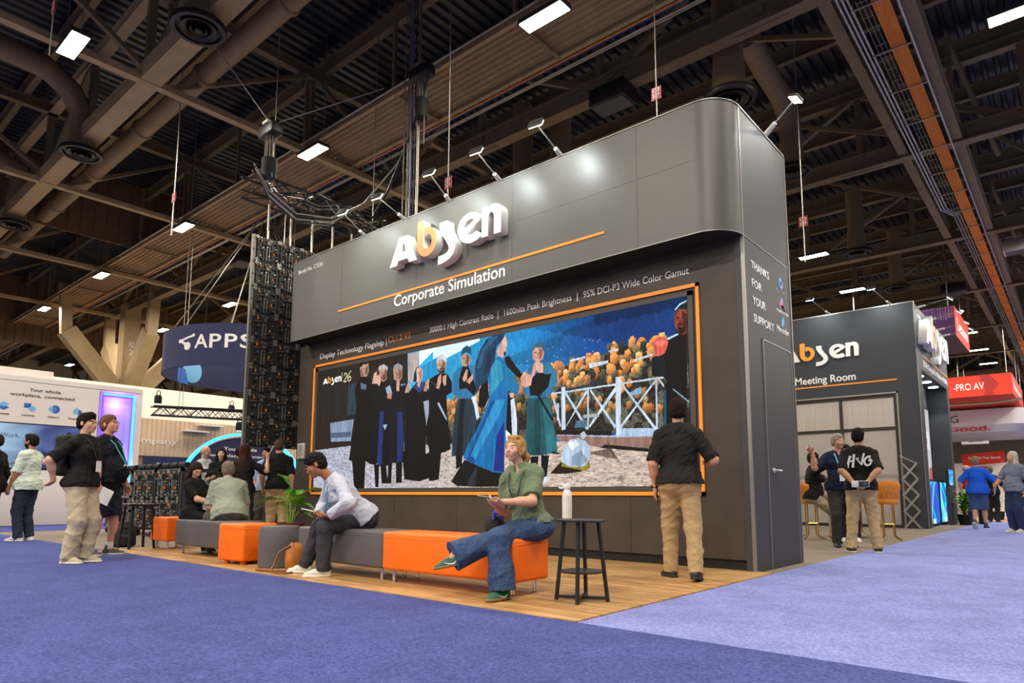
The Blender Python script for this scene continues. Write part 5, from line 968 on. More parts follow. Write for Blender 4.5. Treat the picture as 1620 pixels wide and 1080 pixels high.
# 1 woman in green, seated, legs crossed
loc=(-.78,-2.77,.014); W_=WL(loc,0)
_,k=person('seated woman in a green polo and wide jeans with crossed legs looking up',loc,0,1.60,.05,True,'cf9f84',('pony','a8804e'),'6a785f',.62,'knit','3a4d6e','denim','wide','1f5a48','8a6a42',
  pelvis=(0,0,.535),lean=(-.13,-.16,1),twist=.22,look=(.05,-1,.08),seated=True,h=.0058,hem=.03,stripe='d8d4c4',lanyard=('2c2a2a',None,0),seed=3,neck_fwd=.03,
  L=dict(t=W_(-.80,-3.10,.745),hint=(.8,.35,-.5),d=(-.55,-.75,.02),pn=(-.2,.1,1),curl=.55),R=dict(t=W_(-.95,-3.03,.725),hint=(-.35,1,.1),d=(.55,-.8,.08),pn=(.1,.1,1),curl=.6),
  RL=dict(t=W_(-.74,-3.17,.095),hint=(-.05,-.6,1),toe=(.02,-1,0)),LL=dict(t=W_(-1.02,-3.40,.34),hint=(.2,-.5,1),toe=VL(0)(-.72,-.66,-.20),fu=(-.15,-.1,1)))
phone('phone held by the seated woman in green',(-.885,-3.185,.785),(-.55,-.8,.12),(.1,.0,1),mat('pale phone case','9aa08e',.4))
t=thing('small_bag','small black bag with a blue strap behind the crossed legs of the woman in green','bag',(-1.17,-2.78,.464)); g=M(); g.lathe([(.07,.464),(.085,.48),(.09,.56),(.06,.62),(.02,.63)],(-1.17,-2.78,0),14); g.build('pouch',blk2,t,smooth=True); M().tube([(-1.13,-2.84,.60),(-1.10,-2.86,.66),(-1.05,-2.82,.64),(-1.09,-2.78,.6)],.018,7).build('strap',mat('blue webbing','2c4fc0',.6),t,smooth=True)
# 2 seated man in the pale shirt
loc=(-2.98,-2.82,.014); rz=D(-22); W_=WL(loc,rz)
person('seated man in glasses and pale shirt bent over his phone on the grey bench',loc,rz,1.70,.75,False,'a8714e',('short','1f1a18'),'b9bccb',1.2,'plain','3c3a40','plain','straight','c9c3b6','e4dfd2',
  pelvis=(0,0,.55),lean=VL(rz)(-.22,-.62,.80),look=VL(rz)(-.55,-.62,-.52),seated=True,h=.0062,hem=-.02,glasses='6b4a22',lanyard=('3aa0c0',.16,0),seed=8,neck_fwd=.075,collar='8f9cc0',
  L=dict(t=W_(-2.90,-3.24,.60),hint=(.8,.3,-.4),d=VL(rz)(-.8,-.45,-.12),pn=(-.2,-.1,.9),curl=.6),R=dict(t=W_(-3.22,-3.16,.60),hint=(-.9,.1,-.4),d=VL(rz)(.55,-.75,-.1),pn=(.2,0,.9),curl=.6),
  LL=dict(t=W_(-2.99,-3.24,.095),hint=(.1,-.7,1),toe=VL(rz)(-.35,-.9,0)),RL=dict(t=W_(-3.40,-3.17,.095),hint=(-.15,-.7,1),toe=VL(rz)(-.75,-.6,0)))
phone('phone held by the seated man in the pale shirt',(-3.13,-3.32,.645),(-.85,-.4,.18),(.2,.2,1),mat('white phone case','d8d4cc',.4))
# 3 man in the black polo seen from behind
loc=(-.32,-1.05,.014); rz=D(204); W_=WL(loc,rz)
PR,_=person('standing man in black polo and khakis seen from behind before the big screen',loc,rz,1.735,.42,False,'bf8c6c',('short','241a15'),'242220',.72,'plain','a98f68','plain','straight','1a1918','2a2826',h=.0065,hem=-.02,seed=21,look=(0,-1,.06),
  L=dict(t=W_(-.545,-1.12,.87),hint=(.6,.9,0),d=(.05,-.1,-1),pn=(-.9,-.1,0),curl=.55),R=dict(t=W_(-.13,-.72,1.14),hint=(-.5,.6,-.8),d=(.35,-.95,.05),pn=(.4,0,-1),curl=.5),
  LL=dict(t=W_(-.46,-1.0,.098),hint=(.2,-1,0),toe=VL(rz)(-.72,.55,0)),RL=dict(t=W_(-.12,-1.17,.115),hint=(-.1,-1,0),toe=VL(rz)(-.25,.95,-.12)))
phone('dark phone in the left hand of the man in the black polo',(-.52,-1.13,.79),(0,.1,-1),(-.8,-.5,0),blk)
t=PR; M().lathe([(.033,-.014),(.037,-.01),(.037,.01),(.033,.014)],(-.543,-1.117,.885),18).build('watch_strap',blk2,t,smooth=True); M().box((-.585,-1.145,.868),(-.572,-1.11,.902)).build('watch_case',blk,t,bevel=.003)
# 4 young man with backpack
loc=(-6.22,-4.37,.008); rz=D(128); W_=WL(loc,rz)
person('young man in black tee and khakis with hands behind him at the left',loc,rz,1.735,.15,False,'cf9f80',('quiff','17120f'),'1c1b1b',.72,'plain','b7a88d','plain','loose','b4a88e','e0dac8',h=.0075,collar=False,hem=-.05,look=(0,-1,.02),glasses='1d1d1d',lanyard=('1a1a1a',.1,0),seed=31,
  R=dict(t=(-.20,.20,.94),hint=(-.6,.5,0),d=(.15,.75,-.55),pn=(.1,.5,.8),curl=.45),L=dict(t=(.17,.17,.95),hint=(.6,.5,0),d=(-.7,.5,-.4),pn=(.1,.4,.8),curl=.45),
  LL=dict(t=(.08,-.05,.085)),RL=dict(t=(-.1,.03,.085),toe=(-.1,-1,0)))
def backpack(label,loc,rz,y,z,m=blk2,sc=1.):
    p=to_world(loc,rz,(0,y,z-loc[2])); t=thing('backpack',label,'backpack',p,rz)
    F=Field((-.2*sc,-.14*sc,-.28*sc),(.2*sc,.2*sc,.28*sc),.012); F.box((0,.06*sc,0),(.145*sc,.085*sc,.235*sc),np.eye(3),.05,0); F.box((0,.13*sc,-.07*sc),(.12*sc,.05*sc,.13*sc),np.eye(3),.03,.02); F.noise([(.003,(14,14,20))],4); V,Q=F.mesh('pack'); me=np_mesh('pack',V,Q); me.materials.append(m); link('pack',me,t)
    g=M(); g.tube([(0,.03,.235*sc),(0,.07,.27*sc),(0,.11,.235*sc)],.012,6); g.build('grab_handle',m,t,smooth=True,local=True)
    g=M(); g.tube([(-.12*sc,.15*sc,.04),(-.06*sc,.18*sc,.07),(.06*sc,.18*sc,.07),(.12*sc,.15*sc,.04)],.005,5); g.build('zip',chrome,t,smooth=True,local=True)
    for s_ in (-1,1):
        g=M(); g.tube([(.085*s_,-.02,.19*sc),(.10*s_,-.10,.22*sc),(.11*s_,-.20,.17*sc),(.12*s_,-.225,.04),(.125*s_,-.15,-.12*sc),(.12*s_,-.02,-.2*sc)],.018,6); g.build('strap',m,t,smooth=True,local=True)
    return t
backpack('black backpack worn by the young man at the left',loc,rz,.135,1.24)
# 5 older man with lanyard, shorts
loc=(-7.12,-3.84,.008); rz=D(128); W_=WL(loc,rz)
person('big older man in navy polo and shorts with a lanyard behind the young man',loc,rz,1.83,1.15,False,'c98d74',('short','6a4a34'),'17181e',.75,'plain','20222e','plain','straight','3a3834','b5aea0',h=.008,hem=-.03,look=(0,-1,.22),glasses='2a2422',lanyard=('3ea6b8',.22,0),shorts=True,sockc='d4cfc6',seed=41,
  R=dict(t=(-.30,-.12,.86),hint=(-.6,.8,0),d=(0,-.3,-1),pn=(.9,0,0),curl=.5),L=dict(t=(.30,-.12,.86),hint=(.6,.8,0),d=(0,-.3,-1),pn=(-.9,0,0),curl=.5),LL=dict(t=(.12,-.05,.085)),RL=dict(t=(-.12,.06,.085)))
t=thing('leaflet','white leaflet in the hand of the older man with the lanyard','paper',to_world(loc,rz,(-.32,-.2,.77))); p=to_world(loc,rz,(-.33,-.20,.78)); f_=to_world((0,0,0),rz,(0,-1,0)); M().bar(p-Vector((0,0,.11)),p+Vector((0,0,.07))+f_*.08,.16,.003,upv=to_world((0,0,0),rz,(1,0,0))).build('sheet',white_m,t)
# 6 man in mint shirt
loc=(-11.0,-3.75,.008); rz=D(-50)
person('bearded man in mint shirt and dark jeans standing with hands in pockets at far left',loc,rz,1.80,.75,False,'a87252',('quiff','1d1613'),'c3cfc0',.75,'plain','2c3140','denim','straight','d9d6d2','e8e6e0',h=.0095,hem=-.10,look=(0,-1,-.05),glasses='1d1d1d',beard='1d1613',lanyard=('2f7f98',None,0),seed=51,
  L=dict(t=(.20,-.16,.90),hint=(.5,.8,0),d=(-.1,-.35,-1),pn=(-.9,0,0)),R=dict(t=(-.20,-.16,.90),hint=(-.5,.8,0),d=(.1,-.35,-1),pn=(.9,0,0)),LL=dict(t=(.09,-.02,.085)),RL=dict(t=(-.09,.04,.085)),stripe='1c1c1c')
# 7 dark suit at the edge
loc=(-11.1,-4.22,.008); rz=D(-45)
person('person in a dark jacket cut off by the left edge of the photo',loc,rz,1.78,.3,False,'b98a6e',('short','2a201a'),'1b191a',1.2,'plain','1e1c1e','plain','straight','151414',None,h=.011,hem=-.14,jacket=True,seed=52,L=dict(t=(.26,.10,.84),hint=(.5,.8,0),d=(0,.1,-1),pn=(-.9,0,0)))
# 8 young woman writing
loc=(-6.62,-2.88,.014); rz=D(118); W_=WL(loc,rz)
person('young woman with long dark hair in black writing while seated on the left bench',loc,rz,1.52,.25,True,'d2a284',('long','2a1c16'),'1a1817',.62,'plain','1b1a1a','plain','straight','1a1918','d8d4cc',pelvis=(0,0,.515),lean=(0,.0,1),look=VL(rz)(.82,.05,-.55),seated=True,h=.0075,collar=False,glasses='8a7a70',seed=61,
  R=dict(t=(-.04,-.34,.66),hint=(-.7,.3,-.5),d=(.35,-.9,-.1),pn=(.2,0,-1),curl=.6),L=dict(t=(.10,-.36,.70),hint=(.7,.3,-.5),d=(-.2,-.9,.1),pn=(-.3,0,1),curl=.5),LL=dict(t=(.12,-.44,.09),hint=(.2,-1,.8)),RL=dict(t=(-.10,-.30,.09),hint=(-.2,-1,.8)))
p=to_world(loc,rz,(.06,-.47,.70)); t=thing('notebook','dark red notebook held by the seated young woman','notebook',p); M().bar(p-Vector((.07,.05,.0)),p+Vector((.07,.06,.02)),.13,.012,upv=(-.2,.1,1)).build('cover',mat('dark red cover','5a1a20',.5),t,bevel=.003)
p=to_world(loc,rz,(.01,-.43,.70)); t=thing('pencil','orange pencil in the hand of the seated young woman','pencil',p); M().cyl(p+Vector((.05,0,-.03)),p+Vector((-.06,.0,.07)),.005,n=8).build('shaft',orange_c,t)
p=to_world(loc,rz,(-.05,-.22,.62)); t=thing('name_badge','white name badge hanging in front of the seated young woman','badge',p); M().bar(p+Vector((0,0,-.05)),p+Vector((.03,-.02,.04)),.10,.003,upv=(.5,-.9,.3)).build('card',white_m,t)
# 9 man in grey tee from behind
loc=(-5.80,-2.78,.014); rz=D(252)
person('man in a grey tee seen from behind, seated on the left bench',loc,rz,1.72,.85,False,'b98a70',('short','6f6258'),'8d9082',.72,'knit','57504a','plain','straight','3a3430',None,pelvis=(0,0,.53),lean=(0,-.60,.9),look=(0,-1,-.1),seated=True,h=.0072,collar=False,hem=-.1,seed=71,lanyard=('d8a030',None,0),
  L=dict(t=(.16,-.44,.64),hint=(.25,.6,-.8),curl=.5),R=dict(t=(-.16,-.44,.64),hint=(-.25,.6,-.8),curl=.5),LL=dict(t=(.16,-.42,.09),hint=(.3,-1,.8)),RL=dict(t=(-.16,-.42,.09),hint=(-.3,-1,.8)))
# 10-15 standing group behind
GP='people chatting behind the benches'
loc=(-10.87,-.82,0); rz=D(118)
person('bald man in a pale grey shirt standing at the left of the chatting group',loc,rz,1.77,.35,False,'c08d72',('bald','8a7a6c'),'a9adb4',.95,'plain','7a6a55','plain','straight','2a2826',None,h=.009,look=(.2,-1,-.15),beard='8d8078',glasses='3a3a3a',seed=81,group=GP,lanyard=('b8c45a',None,0),R=dict(t=(-.05,-.36,1.0),hint=(-.7,.4,-.4),curl=.5),L=dict(t=(.10,-.36,1.0),hint=(.7,.4,-.4),curl=.5))
loc=(-9.95,-.93,0); rz=D(60)
person('woman with long black hair half hidden in the middle of the chatting group',loc,rz,1.69,.1,True,'cfa184',('long','14100f'),'191817',.6,'plain','2a2a2c','plain','straight','1a1918',None,h=.0095,collar=False,seed=82,group=GP,R=dict(t=(-.12,-.28,1.1)))
loc=(-10.6,-.2,0); rz=D(165)
PR,_=person('man in black tee with a yellow print on its back in the chatting group',loc,rz,1.78,.3,False,'b98568',('short','1d1714'),'171615',.75,'plain','4a4640','plain','straight','1a1918',None,h=.0095,collar=False,seed=83,group=GP,lanyard=('58b0c8',None,0),look=(.5,-1,0))
yp=mat('yellow print','c9a032',.7); g=M(); PO=(0,.155,1.28)
for pl in ([(-.05,.03),(.05,.03),(.07,.16),(.0,.2),(-.07,.16)],[(-.13,-.14),(.13,-.14),(.13,-.03),(-.13,-.03)],circ(-.06,-.2,.05,12),circ(.06,-.2,.05,12)): g.prism(pl,PO,(-1,0,0),(0,0,1),.006)
g.build('shirt_print',yp,PR,local=True)
loc=(-8.33,-1.30,0); rz=D(205)
_,k=person('brunette woman seen from behind with a pen raised in the chatting group',loc,rz,1.66,.15,True,'c9987a',('long','3a2117'),'1a1817',.62,'plain','2a2a2c','plain','straight','1a1918',None,h=.0085,collar=False,seed=84,group=GP,look=(.1,-1,0),R=dict(t=(-.30,-.22,1.42),hint=(-.7,-.2,-.9),d=(-.05,-.1,1),pn=(.9,-.2,0),curl=.7))
p=to_world(loc,rz,(-.33,-.25,1.56)); t=thing('pen','white pen raised by the brunette woman','pen',p); M().cyl(p-Vector((.03,0,.05)),p+Vector((.05,.03,.09)),.007,n=8).build('barrel',white_m,t)
loc=(-9.95,.02,0); rz=D(35)
person('dark-haired man in a pale blue shirt facing the camera in the chatting group',loc,rz,1.76,.4,False,'bd8a6c',('short','201814'),'93a3c8',.9,'plain','5a4f48','plain','straight','1a1918',None,h=.0095,seed=85,group=GP,lanyard=('5a9ac0',.15,0),look=(-.2,-1,-.05),L=dict(t=(.25,.02,.86)),R=dict(t=(-.25,.0,.86)))
loc=(-8.49,-.56,0); rz=D(232)
person('man in a black polo and khakis standing by the corner of the big booth',loc,rz,1.80,.35,False,'bf8a6c',('short','4a3a2e'),'171716',.72,'plain','b29a74','plain','loose','2a2520',None,h=.0085,seed=86,group=GP,look=(-.3,-1,-.12),glasses='2a2a2a',L=dict(t=(.27,-.06,.90),hint=(.6,.8,0),d=(0,-.2,-1)),R=dict(t=(-.25,.02,.88)))
# 16 man on phone seated on a bar chair
loc=(-1.22,6.15,0); rz=D(118); 
person('man in black polo talking on a phone while seated on an orange bar chair',loc,rz,1.76,.35,False,'bf8a6c',('short','2a1f18'),'1d1c1b',.72,'plain','a99a80','plain','straight','b32b26','e4e0da',pelvis=(0,0,.80),lean=(0,-.08,1),look=(.55,-1,.02),seated=True,h=.009,beard='3a2a20',glasses='2a2a2a',seed=91,
  R=dict(t=(-.16,-.06,1.42),hint=(-.7,-.3,-.9),d=(.5,.1,.8),pn=(.8,.3,0),curl=.6),L=dict(t=(-.08,-.28,1.14),hint=(.8,-.2,-.3),d=(-1,-.1,.05),pn=(0,.2,-1),curl=.4),LL=dict(t=(-.06,-.52,.40),hint=(.2,-1,.8),toe=(-.1,-1,-.25)),RL=dict(t=(-.12,-.30,.10),hint=(-.2,-1,.5)))
phone('black phone at the ear of the seated man in the black polo',to_world(loc,rz,(-.115,-.10,1.50)),(.1,.2,1),(-.7,-.6,0),blk)
# 17 pointing man
loc=(-.32,4.55,0); rz=D(28); 
person('grey-haired man in a navy polo raising a pointing hand by the grey carpet',loc,rz,1.80,.35,False,'c38e74',('short','8f8a84'),'1b2236',.72,'plain','3a3836','plain','straight','1c1b1a',None,h=.0085,seed=101,look=(.42,-1,-.02),lanyard=('62b8d8',.2,0),
  R=dict(t=(-.42,-.16,1.50),hint=(-.5,-.3,-.9),d=(-.55,-.35,.55),pn=(.2,-.6,-.6),curl=.5,pt=True),L=dict(t=(.26,-.05,.88)),LL=dict(t=(.12,.0,.085)),RL=dict(t=(-.10,-.05,.085)))
# 18 man with brush lettering on the tee
loc=(.20,3.62,0); rz=D(192); W_=WL(loc,rz)
PR,k=person('man in a black tee with brush lettering on its back, holding a box behind him',loc,rz,1.785,.25,False,'b98a66',('short','14110f'),'1b1a19',.74,'plain','b49a74','plain','straight','201e1d','d2cdc4',h=.008,collar=False,seed=111,look=(-.15,-1,-.05),hem=-.06,
  L=dict(t=(.07,.21,.97),hint=(.9,.4,0),d=(-.8,.1,-.45),pn=(0,-.6,.4),curl=.6),R=dict(t=(-.07,.21,.97),hint=(-.9,.4,0),d=(.8,.15,-.45),pn=(0,-.6,.4),curl=.6),LL=dict(t=(.16,.08,.085),toe=(.4,-1,0)),RL=dict(t=(-.17,-.02,.085),toe=(-.15,-1,0)))
p=to_world(loc,rz,(0,.265,.97)); t=thing('camera_box','white and black boxed gadget held behind the back of the man in the lettered tee','box',p,rz); M().box((-.11,-.03,-.045),(.11,.03,.045)).build('box',white_m,t,local=True,bevel=.005); M().box((-.105,.03,-.04),(.02,.036,.04)).build('panel',blk,t,local=True); g=M(); g.cyl((-.06,.036,0),(-.06,.044,0),.022,n=16); g.cyl((-.02,.036,.015),(-.02,.042,.015),.008,n=12); g.build('lens',chrome,t,local=True)
g=M(); q_=lambda *p: [((x-560)/520*.34,(450-y)/520*.34) for x,y in p]; PO=(0,.152,1.31)
for st,wd in ((q_((395,345),(355,470),(325,610)),.015),(q_((470,315),(450,450),(430,605)),.015),(q_((340,480),(470,450)),.010),(q_((505,395),(560,480),(605,550)),.009),(q_((665,295),(630,420),(605,555)),.012),(q_((560,470),(520,440),(560,390)),.006),(q_((790,365),(715,385),(660,470),(700,560),(775,530),(800,470),(740,450)),.013),(q_((760,400),(830,480)),.008)):
    g.prism(stroke(st,wd,5),PO,(-1,0,0),(0,0,1),.012)
g.build('shirt_print',white_m,PR,local=True)
# 19 person hidden between them
loc=(-.55,5.95,0); rz=D(20)
person('person in dark trousers and white shoes half hidden behind the man in the lettered tee',loc,rz,1.72,.2,False,'c08a70',('short','2a1f18'),'2a2a30',.7,'plain','2c2d34','plain','straight','dcd8d2','e4e0da',h=.011,seed=121)
# 20-23 far right
loc=(.62,13.35,0); rz=D(178)
person('heavy man in a bright blue tee and shorts walking away down the aisle',loc,rz,1.80,.95,False,'b98a72',('short','7a6a58'),'1f55c8',.78,'plain','3b4f78','plain','straight','2a2a2e','d8d4d0',h=.011,collar=False,hem=-.08,shorts=True,sockc='5a5f70',seed=131,lanyard=('d89030',None,0),L=dict(t=(.34,.02,.92),hint=(.8,.3,0)),R=dict(t=(-.34,-.08,.95),hint=(-.8,.3,0)),LL=dict(t=(.08,.24,.16),hint=(0,-1,0),toe=(0,-.6,-.6)),RL=dict(t=(-.10,-.12,.085)))
loc=(1.46,11.95,.006); rz=D(-38)
person('person with long grey hair in a grey tee and navy trousers at the right edge',loc,rz,1.83,.35,False,'bd8a70',('long','a9a49c'),'6a6f80',.72,'plain','26324e','plain','loose','b8b0a8','e4e0da',h=.010,collar=False,seed=141,look=(-.1,-1,.0),R=dict(t=(-.2,-.3,1.06),hint=(-.6,.4,-.5)),L=dict(t=(.26,.0,.92)))
backpack('black backpack on the person with long grey hair',loc,rz,.14,1.25)
loc=(.43,18.9,0); rz=D(170)
person('person in black standing at the pale counter far down the aisle',loc,rz,1.75,.4,False,'b98a6e',('short','6a5a48'),'171717',.75,'plain','2a2722','plain','straight','3a2c22',None,h=.012,seed=151,R=dict(t=(-.3,-.2,1.05)))
loc=(-.05,17.6,0); rz=D(100)
person('man in a red shirt half hidden at the end of the meeting booth',loc,rz,1.76,.4,False,'bd8a70',('bald','8a7a6c'),'a81a20',.9,'plain','2a2a2c','plain','straight','1a1918',None,h=.012,seed=152,L=dict(t=(.1,-.35,1.0)))
# ================================================================ neighbouring stands
wht=mat('white laminate','d9cfc8',.5,0,.02,1,spec=.4); inkm=mat('dark ink','2c2c34',.6); nav=mat('navy fabric','23264a',.75,0,.06,6); 
def lit(name,c,e): return mat(name,c,.5,0,emit=c,es=e)
neon_b=lit('blue neon','38b8ff',2.6); neon_v=lit('violet neon','5a36ff',2.2)
XL=-17.6
ws=thing('white_stand','white exhibition stand with app icons and a violet lit niche at the far left','booth',(XL,-3,0))
g=M(); g.box((XL-1.2,-14,0),(XL,-.70,3.76)); g.box((XL-1.2,-.70,3.62),(XL,.39,3.76)); g.box((XL-1.2,.24,0),(XL,.39,3.62)); g.box((XL-1.2,-.7,0),(XL-.35,.24,3.62)); g.build('wall',wht,ws)
M().box((XL-1.4,-14,3.76),(XL-.3,-1.74,4.0)).build('top_fascia',wht,ws); M().box((XL,-14,0),(XL+.05,-.62,1.36)).build('base_panel',wht,ws,bevel=.02)
g=M(); g.box((XL,-14,3.625),(XL+.004,.39,3.635)); g.box((XL,-.705,0),(XL+.004,-.695,3.63)); g.build('seam',inkm,ws)
g=M(); g.box((XL-.02,-.6,3.50),(XL+.012,.20,3.54)); g.box((XL-.02,.15,.05),(XL+.012,.20,3.54)); g.build('neon_strip',neon_b,ws)
g=M(); g.box((XL-.08,-.60,3.46),(XL-.02,.15,3.50)); g.box((XL-.10,.13,.05),(XL-.02,.15,3.5)); g.box((XL-.08,-.62,.05),(XL-.02,-.59,3.5)); g.build('neon_inner',neon_v,ws)
M().box((XL-.345,-.66,.03),(XL-.34,.22,3.6)).build('lit_panel',mat('neon tinted panel','b8a8d8',.5),ws)  # violet light of the neon is put into the base colour
for (y,z,c,e) in ((-.2,3.3,(.35,.2,1),22),(.0,1.6,(.4,.25,1),20)):
    la=bpy.data.lights.new('lamp','POINT'); la.energy=e; la.color=c; la.shadow_soft_size=.1; lo=bpy.data.objects.new('lamp',la); COL.objects.link(lo); lo.location=(XL-.15,y,z)  # unseen point lamps added to spread the neon's violet light
text('lettering','Your whole',(XL,-2.31,3.39),Y1,Z,.69,.085,inkm,ws,.004,bold=.02); text('lettering','workplace,',(XL,-2.70,3.25),Y1,Z,.66,.08,inkm,ws,.004,bold=.02); text('lettering','connected.',(XL,-1.97,3.25),Y1,Z,.70,.08,inkm,ws,.004,bold=.02,shear=.25)
for s_,y,w_ in (('Signage',-3.02,.34),('Intranet',-2.42,.27),('Visitors',-1.87,.26),('Reservations',-1.40,.42)): text('lettering',s_,(XL,y,2.75),Y1,Z,w_,.05,inkm,ws,.004,bold=.02)
ib=mat('icon blue','2a5fae',.5); il=mat('icon light blue','6fb0d8',.5); im_=mat('icon mid blue','3f86c4',.5)
def icon(polys): 
    for d,(m,pl,y,z) in enumerate(polys): M().prism(pl,(XL+.0005*(d+1),y,z),Y1,Z,.004).build('icon',m,ws)
icon([(ib,[(-.12,-.03),(0,-.10),(.12,-.03),(0,.04)],-2.81,2.96),(il,[(-.12,.04),(0,-.03),(.12,.04),(0,.11)],-2.81,2.97)])
icon([(ib,[(-.13,-.02),(.02,-.02),(.02,.10),(-.13,.10)],-2.26,2.98),(il,circ(.05,-.035,.075,20),-2.26,2.98)])
icon([(ib,circ(.03,.0,.105,24),-1.74,2.98),(il,circ(-.05,0,.07,20),-1.74,2.98),(im_,circ(0,0,.05,16),-1.73,2.98)])
icon([(il,[(-.10,-.08),(.0,-.08),(0,.10),(-.02,.11),(-.10,.03)],-1.2,2.97),(ib,[(.01,-.08),(.10,-.08),(.10,.02),(.01,.07)],-1.2,2.97)])
t=thing('display_screen','wide pale blue wall screen on the white stand reading Work.','screen',(XL,-5,2))
yy,xx=np.mgrid[0:60,0:300]/np.array([60.,300.])[:,None,None]; im=np.zeros((60,300,3),np.float32); u=np.clip((xx-.84)/.09,0,1)[...,None]; im[:]=np.array(lin('b8daf4'))*(1-u)+np.array(lin('4a5a8c'))*u; bl=np.sin(xx*90+np.sin(yy*5)*3)*np.cos(yy*6+xx*20); im*=(1+.35*bl*u[...,0])[...,None]; im*= (1-.5*u*(yy[...,None]>.6)); im[44:54,272:286]=lin('b05a70'); im[46:51,273:285]=lin('d8b8c4')
pix_mesh('picture',im,(XL+.012,-14,1.44),Y1,Z,12.95,1.10,pic_mat('blue wall picture',1.0),t); M().box((XL,-14,1.40),(XL+.01,-1.0,2.57)).build('bezel',blk,t)
text('lettering','Work.',(XL+.013,-2.82,2.19),Y1,Z,.40,.115,inkm,t,.003); text('lettering','se',(XL+.013,-2.64,1.50),Y1,Z,.16,.11,inkm,t,.003)
# ring sign
structure(M().box((-30.3,.8,0),(-30,22,5.7)).build('wall_partition',mat('cream partition','e6dacb',.7)))
rc=Vector((-17.75,3.95,0)); RR=2.85; z0,z1=4.5,5.72
ring=thing('ring_sign','round navy hanging ring sign left of the black panel wall','hanging sign',(rc.x,rc.y,z0))
n=96; g=M(); vs=[]
for k in range(n):
    a=2*math.pi*k/n; c_,s_=math.cos(a),math.sin(a)
    for r_,z in ((RR,z0),(RR,z1),(RR-.06,z1),(RR-.06,z0)): vs.append((rc.x+r_*c_,rc.y+r_*s_,z))
g.add(vs,[(4*k+i,4*((k+1)%n)+i,4*((k+1)%n)+(i+1)%4,4*k+(i+1)%4) for k in range(n) for i in range(4)]); g.build('fabric_ring',nav,ring,smooth=True,angle=35)
def on_ring(o,a0,inner=False):
    me=o.data; n_=len(me.vertices); co=np.empty(n_*3); me.vertices.foreach_get('co',co); co=co.reshape(-1,3); R_=RR-.062 if inner else RR
    ang=a0+co[:,0]/R_*(-1 if inner else 1); rr=R_+co[:,1]*(-1)*(-1 if inner else 1)
    P_=np.stack([rr*np.cos(ang),rr*np.sin(ang),co[:,2]-z0],1); me.vertices.foreach_set('co',P_.ravel()); me.update(); o.parent=ring
def rt(s_,x,z,w_,h_,m): return text('lettering',s_,(x,0,z),(1,0,0),(0,0,1),w_,h_,m,None,.012,bold=.015)
aC=math.atan2(-7.03-rc.y,2.66-rc.x)
for x0,w_,s_ in ((-1.92,.44,'A'),(-1.43,.35,'P'),(-.98,.35,'P'),(-.55,.36,'S')): on_ring(rt(s_,x0,5.0,w_,.40,white_m),aC)
for m_,sh_ in ((white_m,stroke([(-2.47,5.26),(-1.97,5.38)],.03)),(white_m,stroke([(-2.47,5.26),(-2.17,5.08)],.04)),(white_m,circ(-2.50,5.25,.06,16)),(white_m,circ(-1.97,5.39,.045,16)),(white_m,circ(-2.19,5.08,.12,20))):
    g=M(); g.prism(sh_,(0,0,0),(1,0,0),(0,0,1),.012); on_ring(g.build('emblem',m_),aC)
for m_,pl in ((mat('print blue','2f62b8',.6),[(-.75,4.35),(-.2,4.62),(.35,5.2),(-.5,5.2),(-1.2,4.9)]),(il,[(-.4,4.95),(0,5.2),(-.75,5.2)]),(il,circ(2.6,5.0,.42,24)),(mat('print blue','2f62b8',.6),[(2.75,4.5),(3.3,4.5),(3.3,5.0),(2.75,5.0)])):
    g=M(); g.prism([(-x,z) for x,z in pl][::-1],(0,0,0),(1,0,0),(0,0,1),.008); on_ring(g.build('inner_print',m_),aC+math.pi-.05,True)
for k in range(8): a=2*math.pi*k/8; M().tube([(rc.x+RR*.98*math.cos(a),rc.y+RR*.98*math.sin(a),z1),(rc.x+.3*math.cos(a),rc.y+.3*math.sin(a),9.9),(rc.x+.1*math.cos(a),rc.y+.1*math.sin(a),12.82)],.015,5).build('suspension_wire',galv,ring)
# stand behind: wood wall, arch, dark panel
wood_p=mat('pale wood slats','c9ab8e',.6,0,.10,6,stretch=(1,14,.3)); xb2=-22
t=thing('wood_stand','pale wood slatted stand wall lettered company','booth',(xb2,4,0)); g=M(); g.box((xb2-.3,-1,2.12),(xb2,12,3.42)); g.box((xb2-.25,-1,0),(xb2-.15,12,2.12)); g.build('wall',wood_p,t)
g=M(); y=-1.
while y<12: g.box((xb2,y,2.12),(xb2+.012,y+.012,3.42)); y+=.16
g.build('slat_joints',mat('slat joint','b0927a',.7),t); text('lettering','company',(xb2,1.60,2.55),Y1,Z,1.65,.19,mat('pale lettering','e8dccf',.5),t,.02)
for y,z in ((3.4,3.05),(3.9,3.3)): M().box((xb2,y,z),(xb2+.25,y+.9,z+.04)).build('shelf',white_m,t)
t=thing('dark_info_panel','dark navy panel with two lines of small white text left of the arch','panel',(xb2+.3,3,0)); M().box((xb2+.25,2.05,.0),(xb2+.3,5.2,2.1)).build('board',nav,t)
text('lettering','Digital signage that stops',(xb2+.3,2.5,1.78),Y1,Z,1.55,.10,letw,t,.004); text('lettering','people in their tracks.',(xb2+.3,2.65,1.60),Y1,Z,1.25,.10,letw,t,.004)
ar=thing('arch_wall','navy arched wall outlined with a blue neon strip behind the chatting group','arch',(-20.6,5.1,0)); ac=5.15; 
def arcp(r_,z_=1.0): return [(r_,0)]+[(r_*math.cos(math.radians(a)),1.0+(z_)*math.sin(math.radians(a))*r_/2.35) for a in range(0,181,6)]+[(-r_,0)]
M().prism([(x,z) for x,z in arcp(2.25,1.95)],(-20.7,ac,0),Y1,Z,.1).build('panel',nav,ar)
o_,i_=arcp(2.38,2.0),arcp(2.27,2.0); g=M(); nn=len(o_)
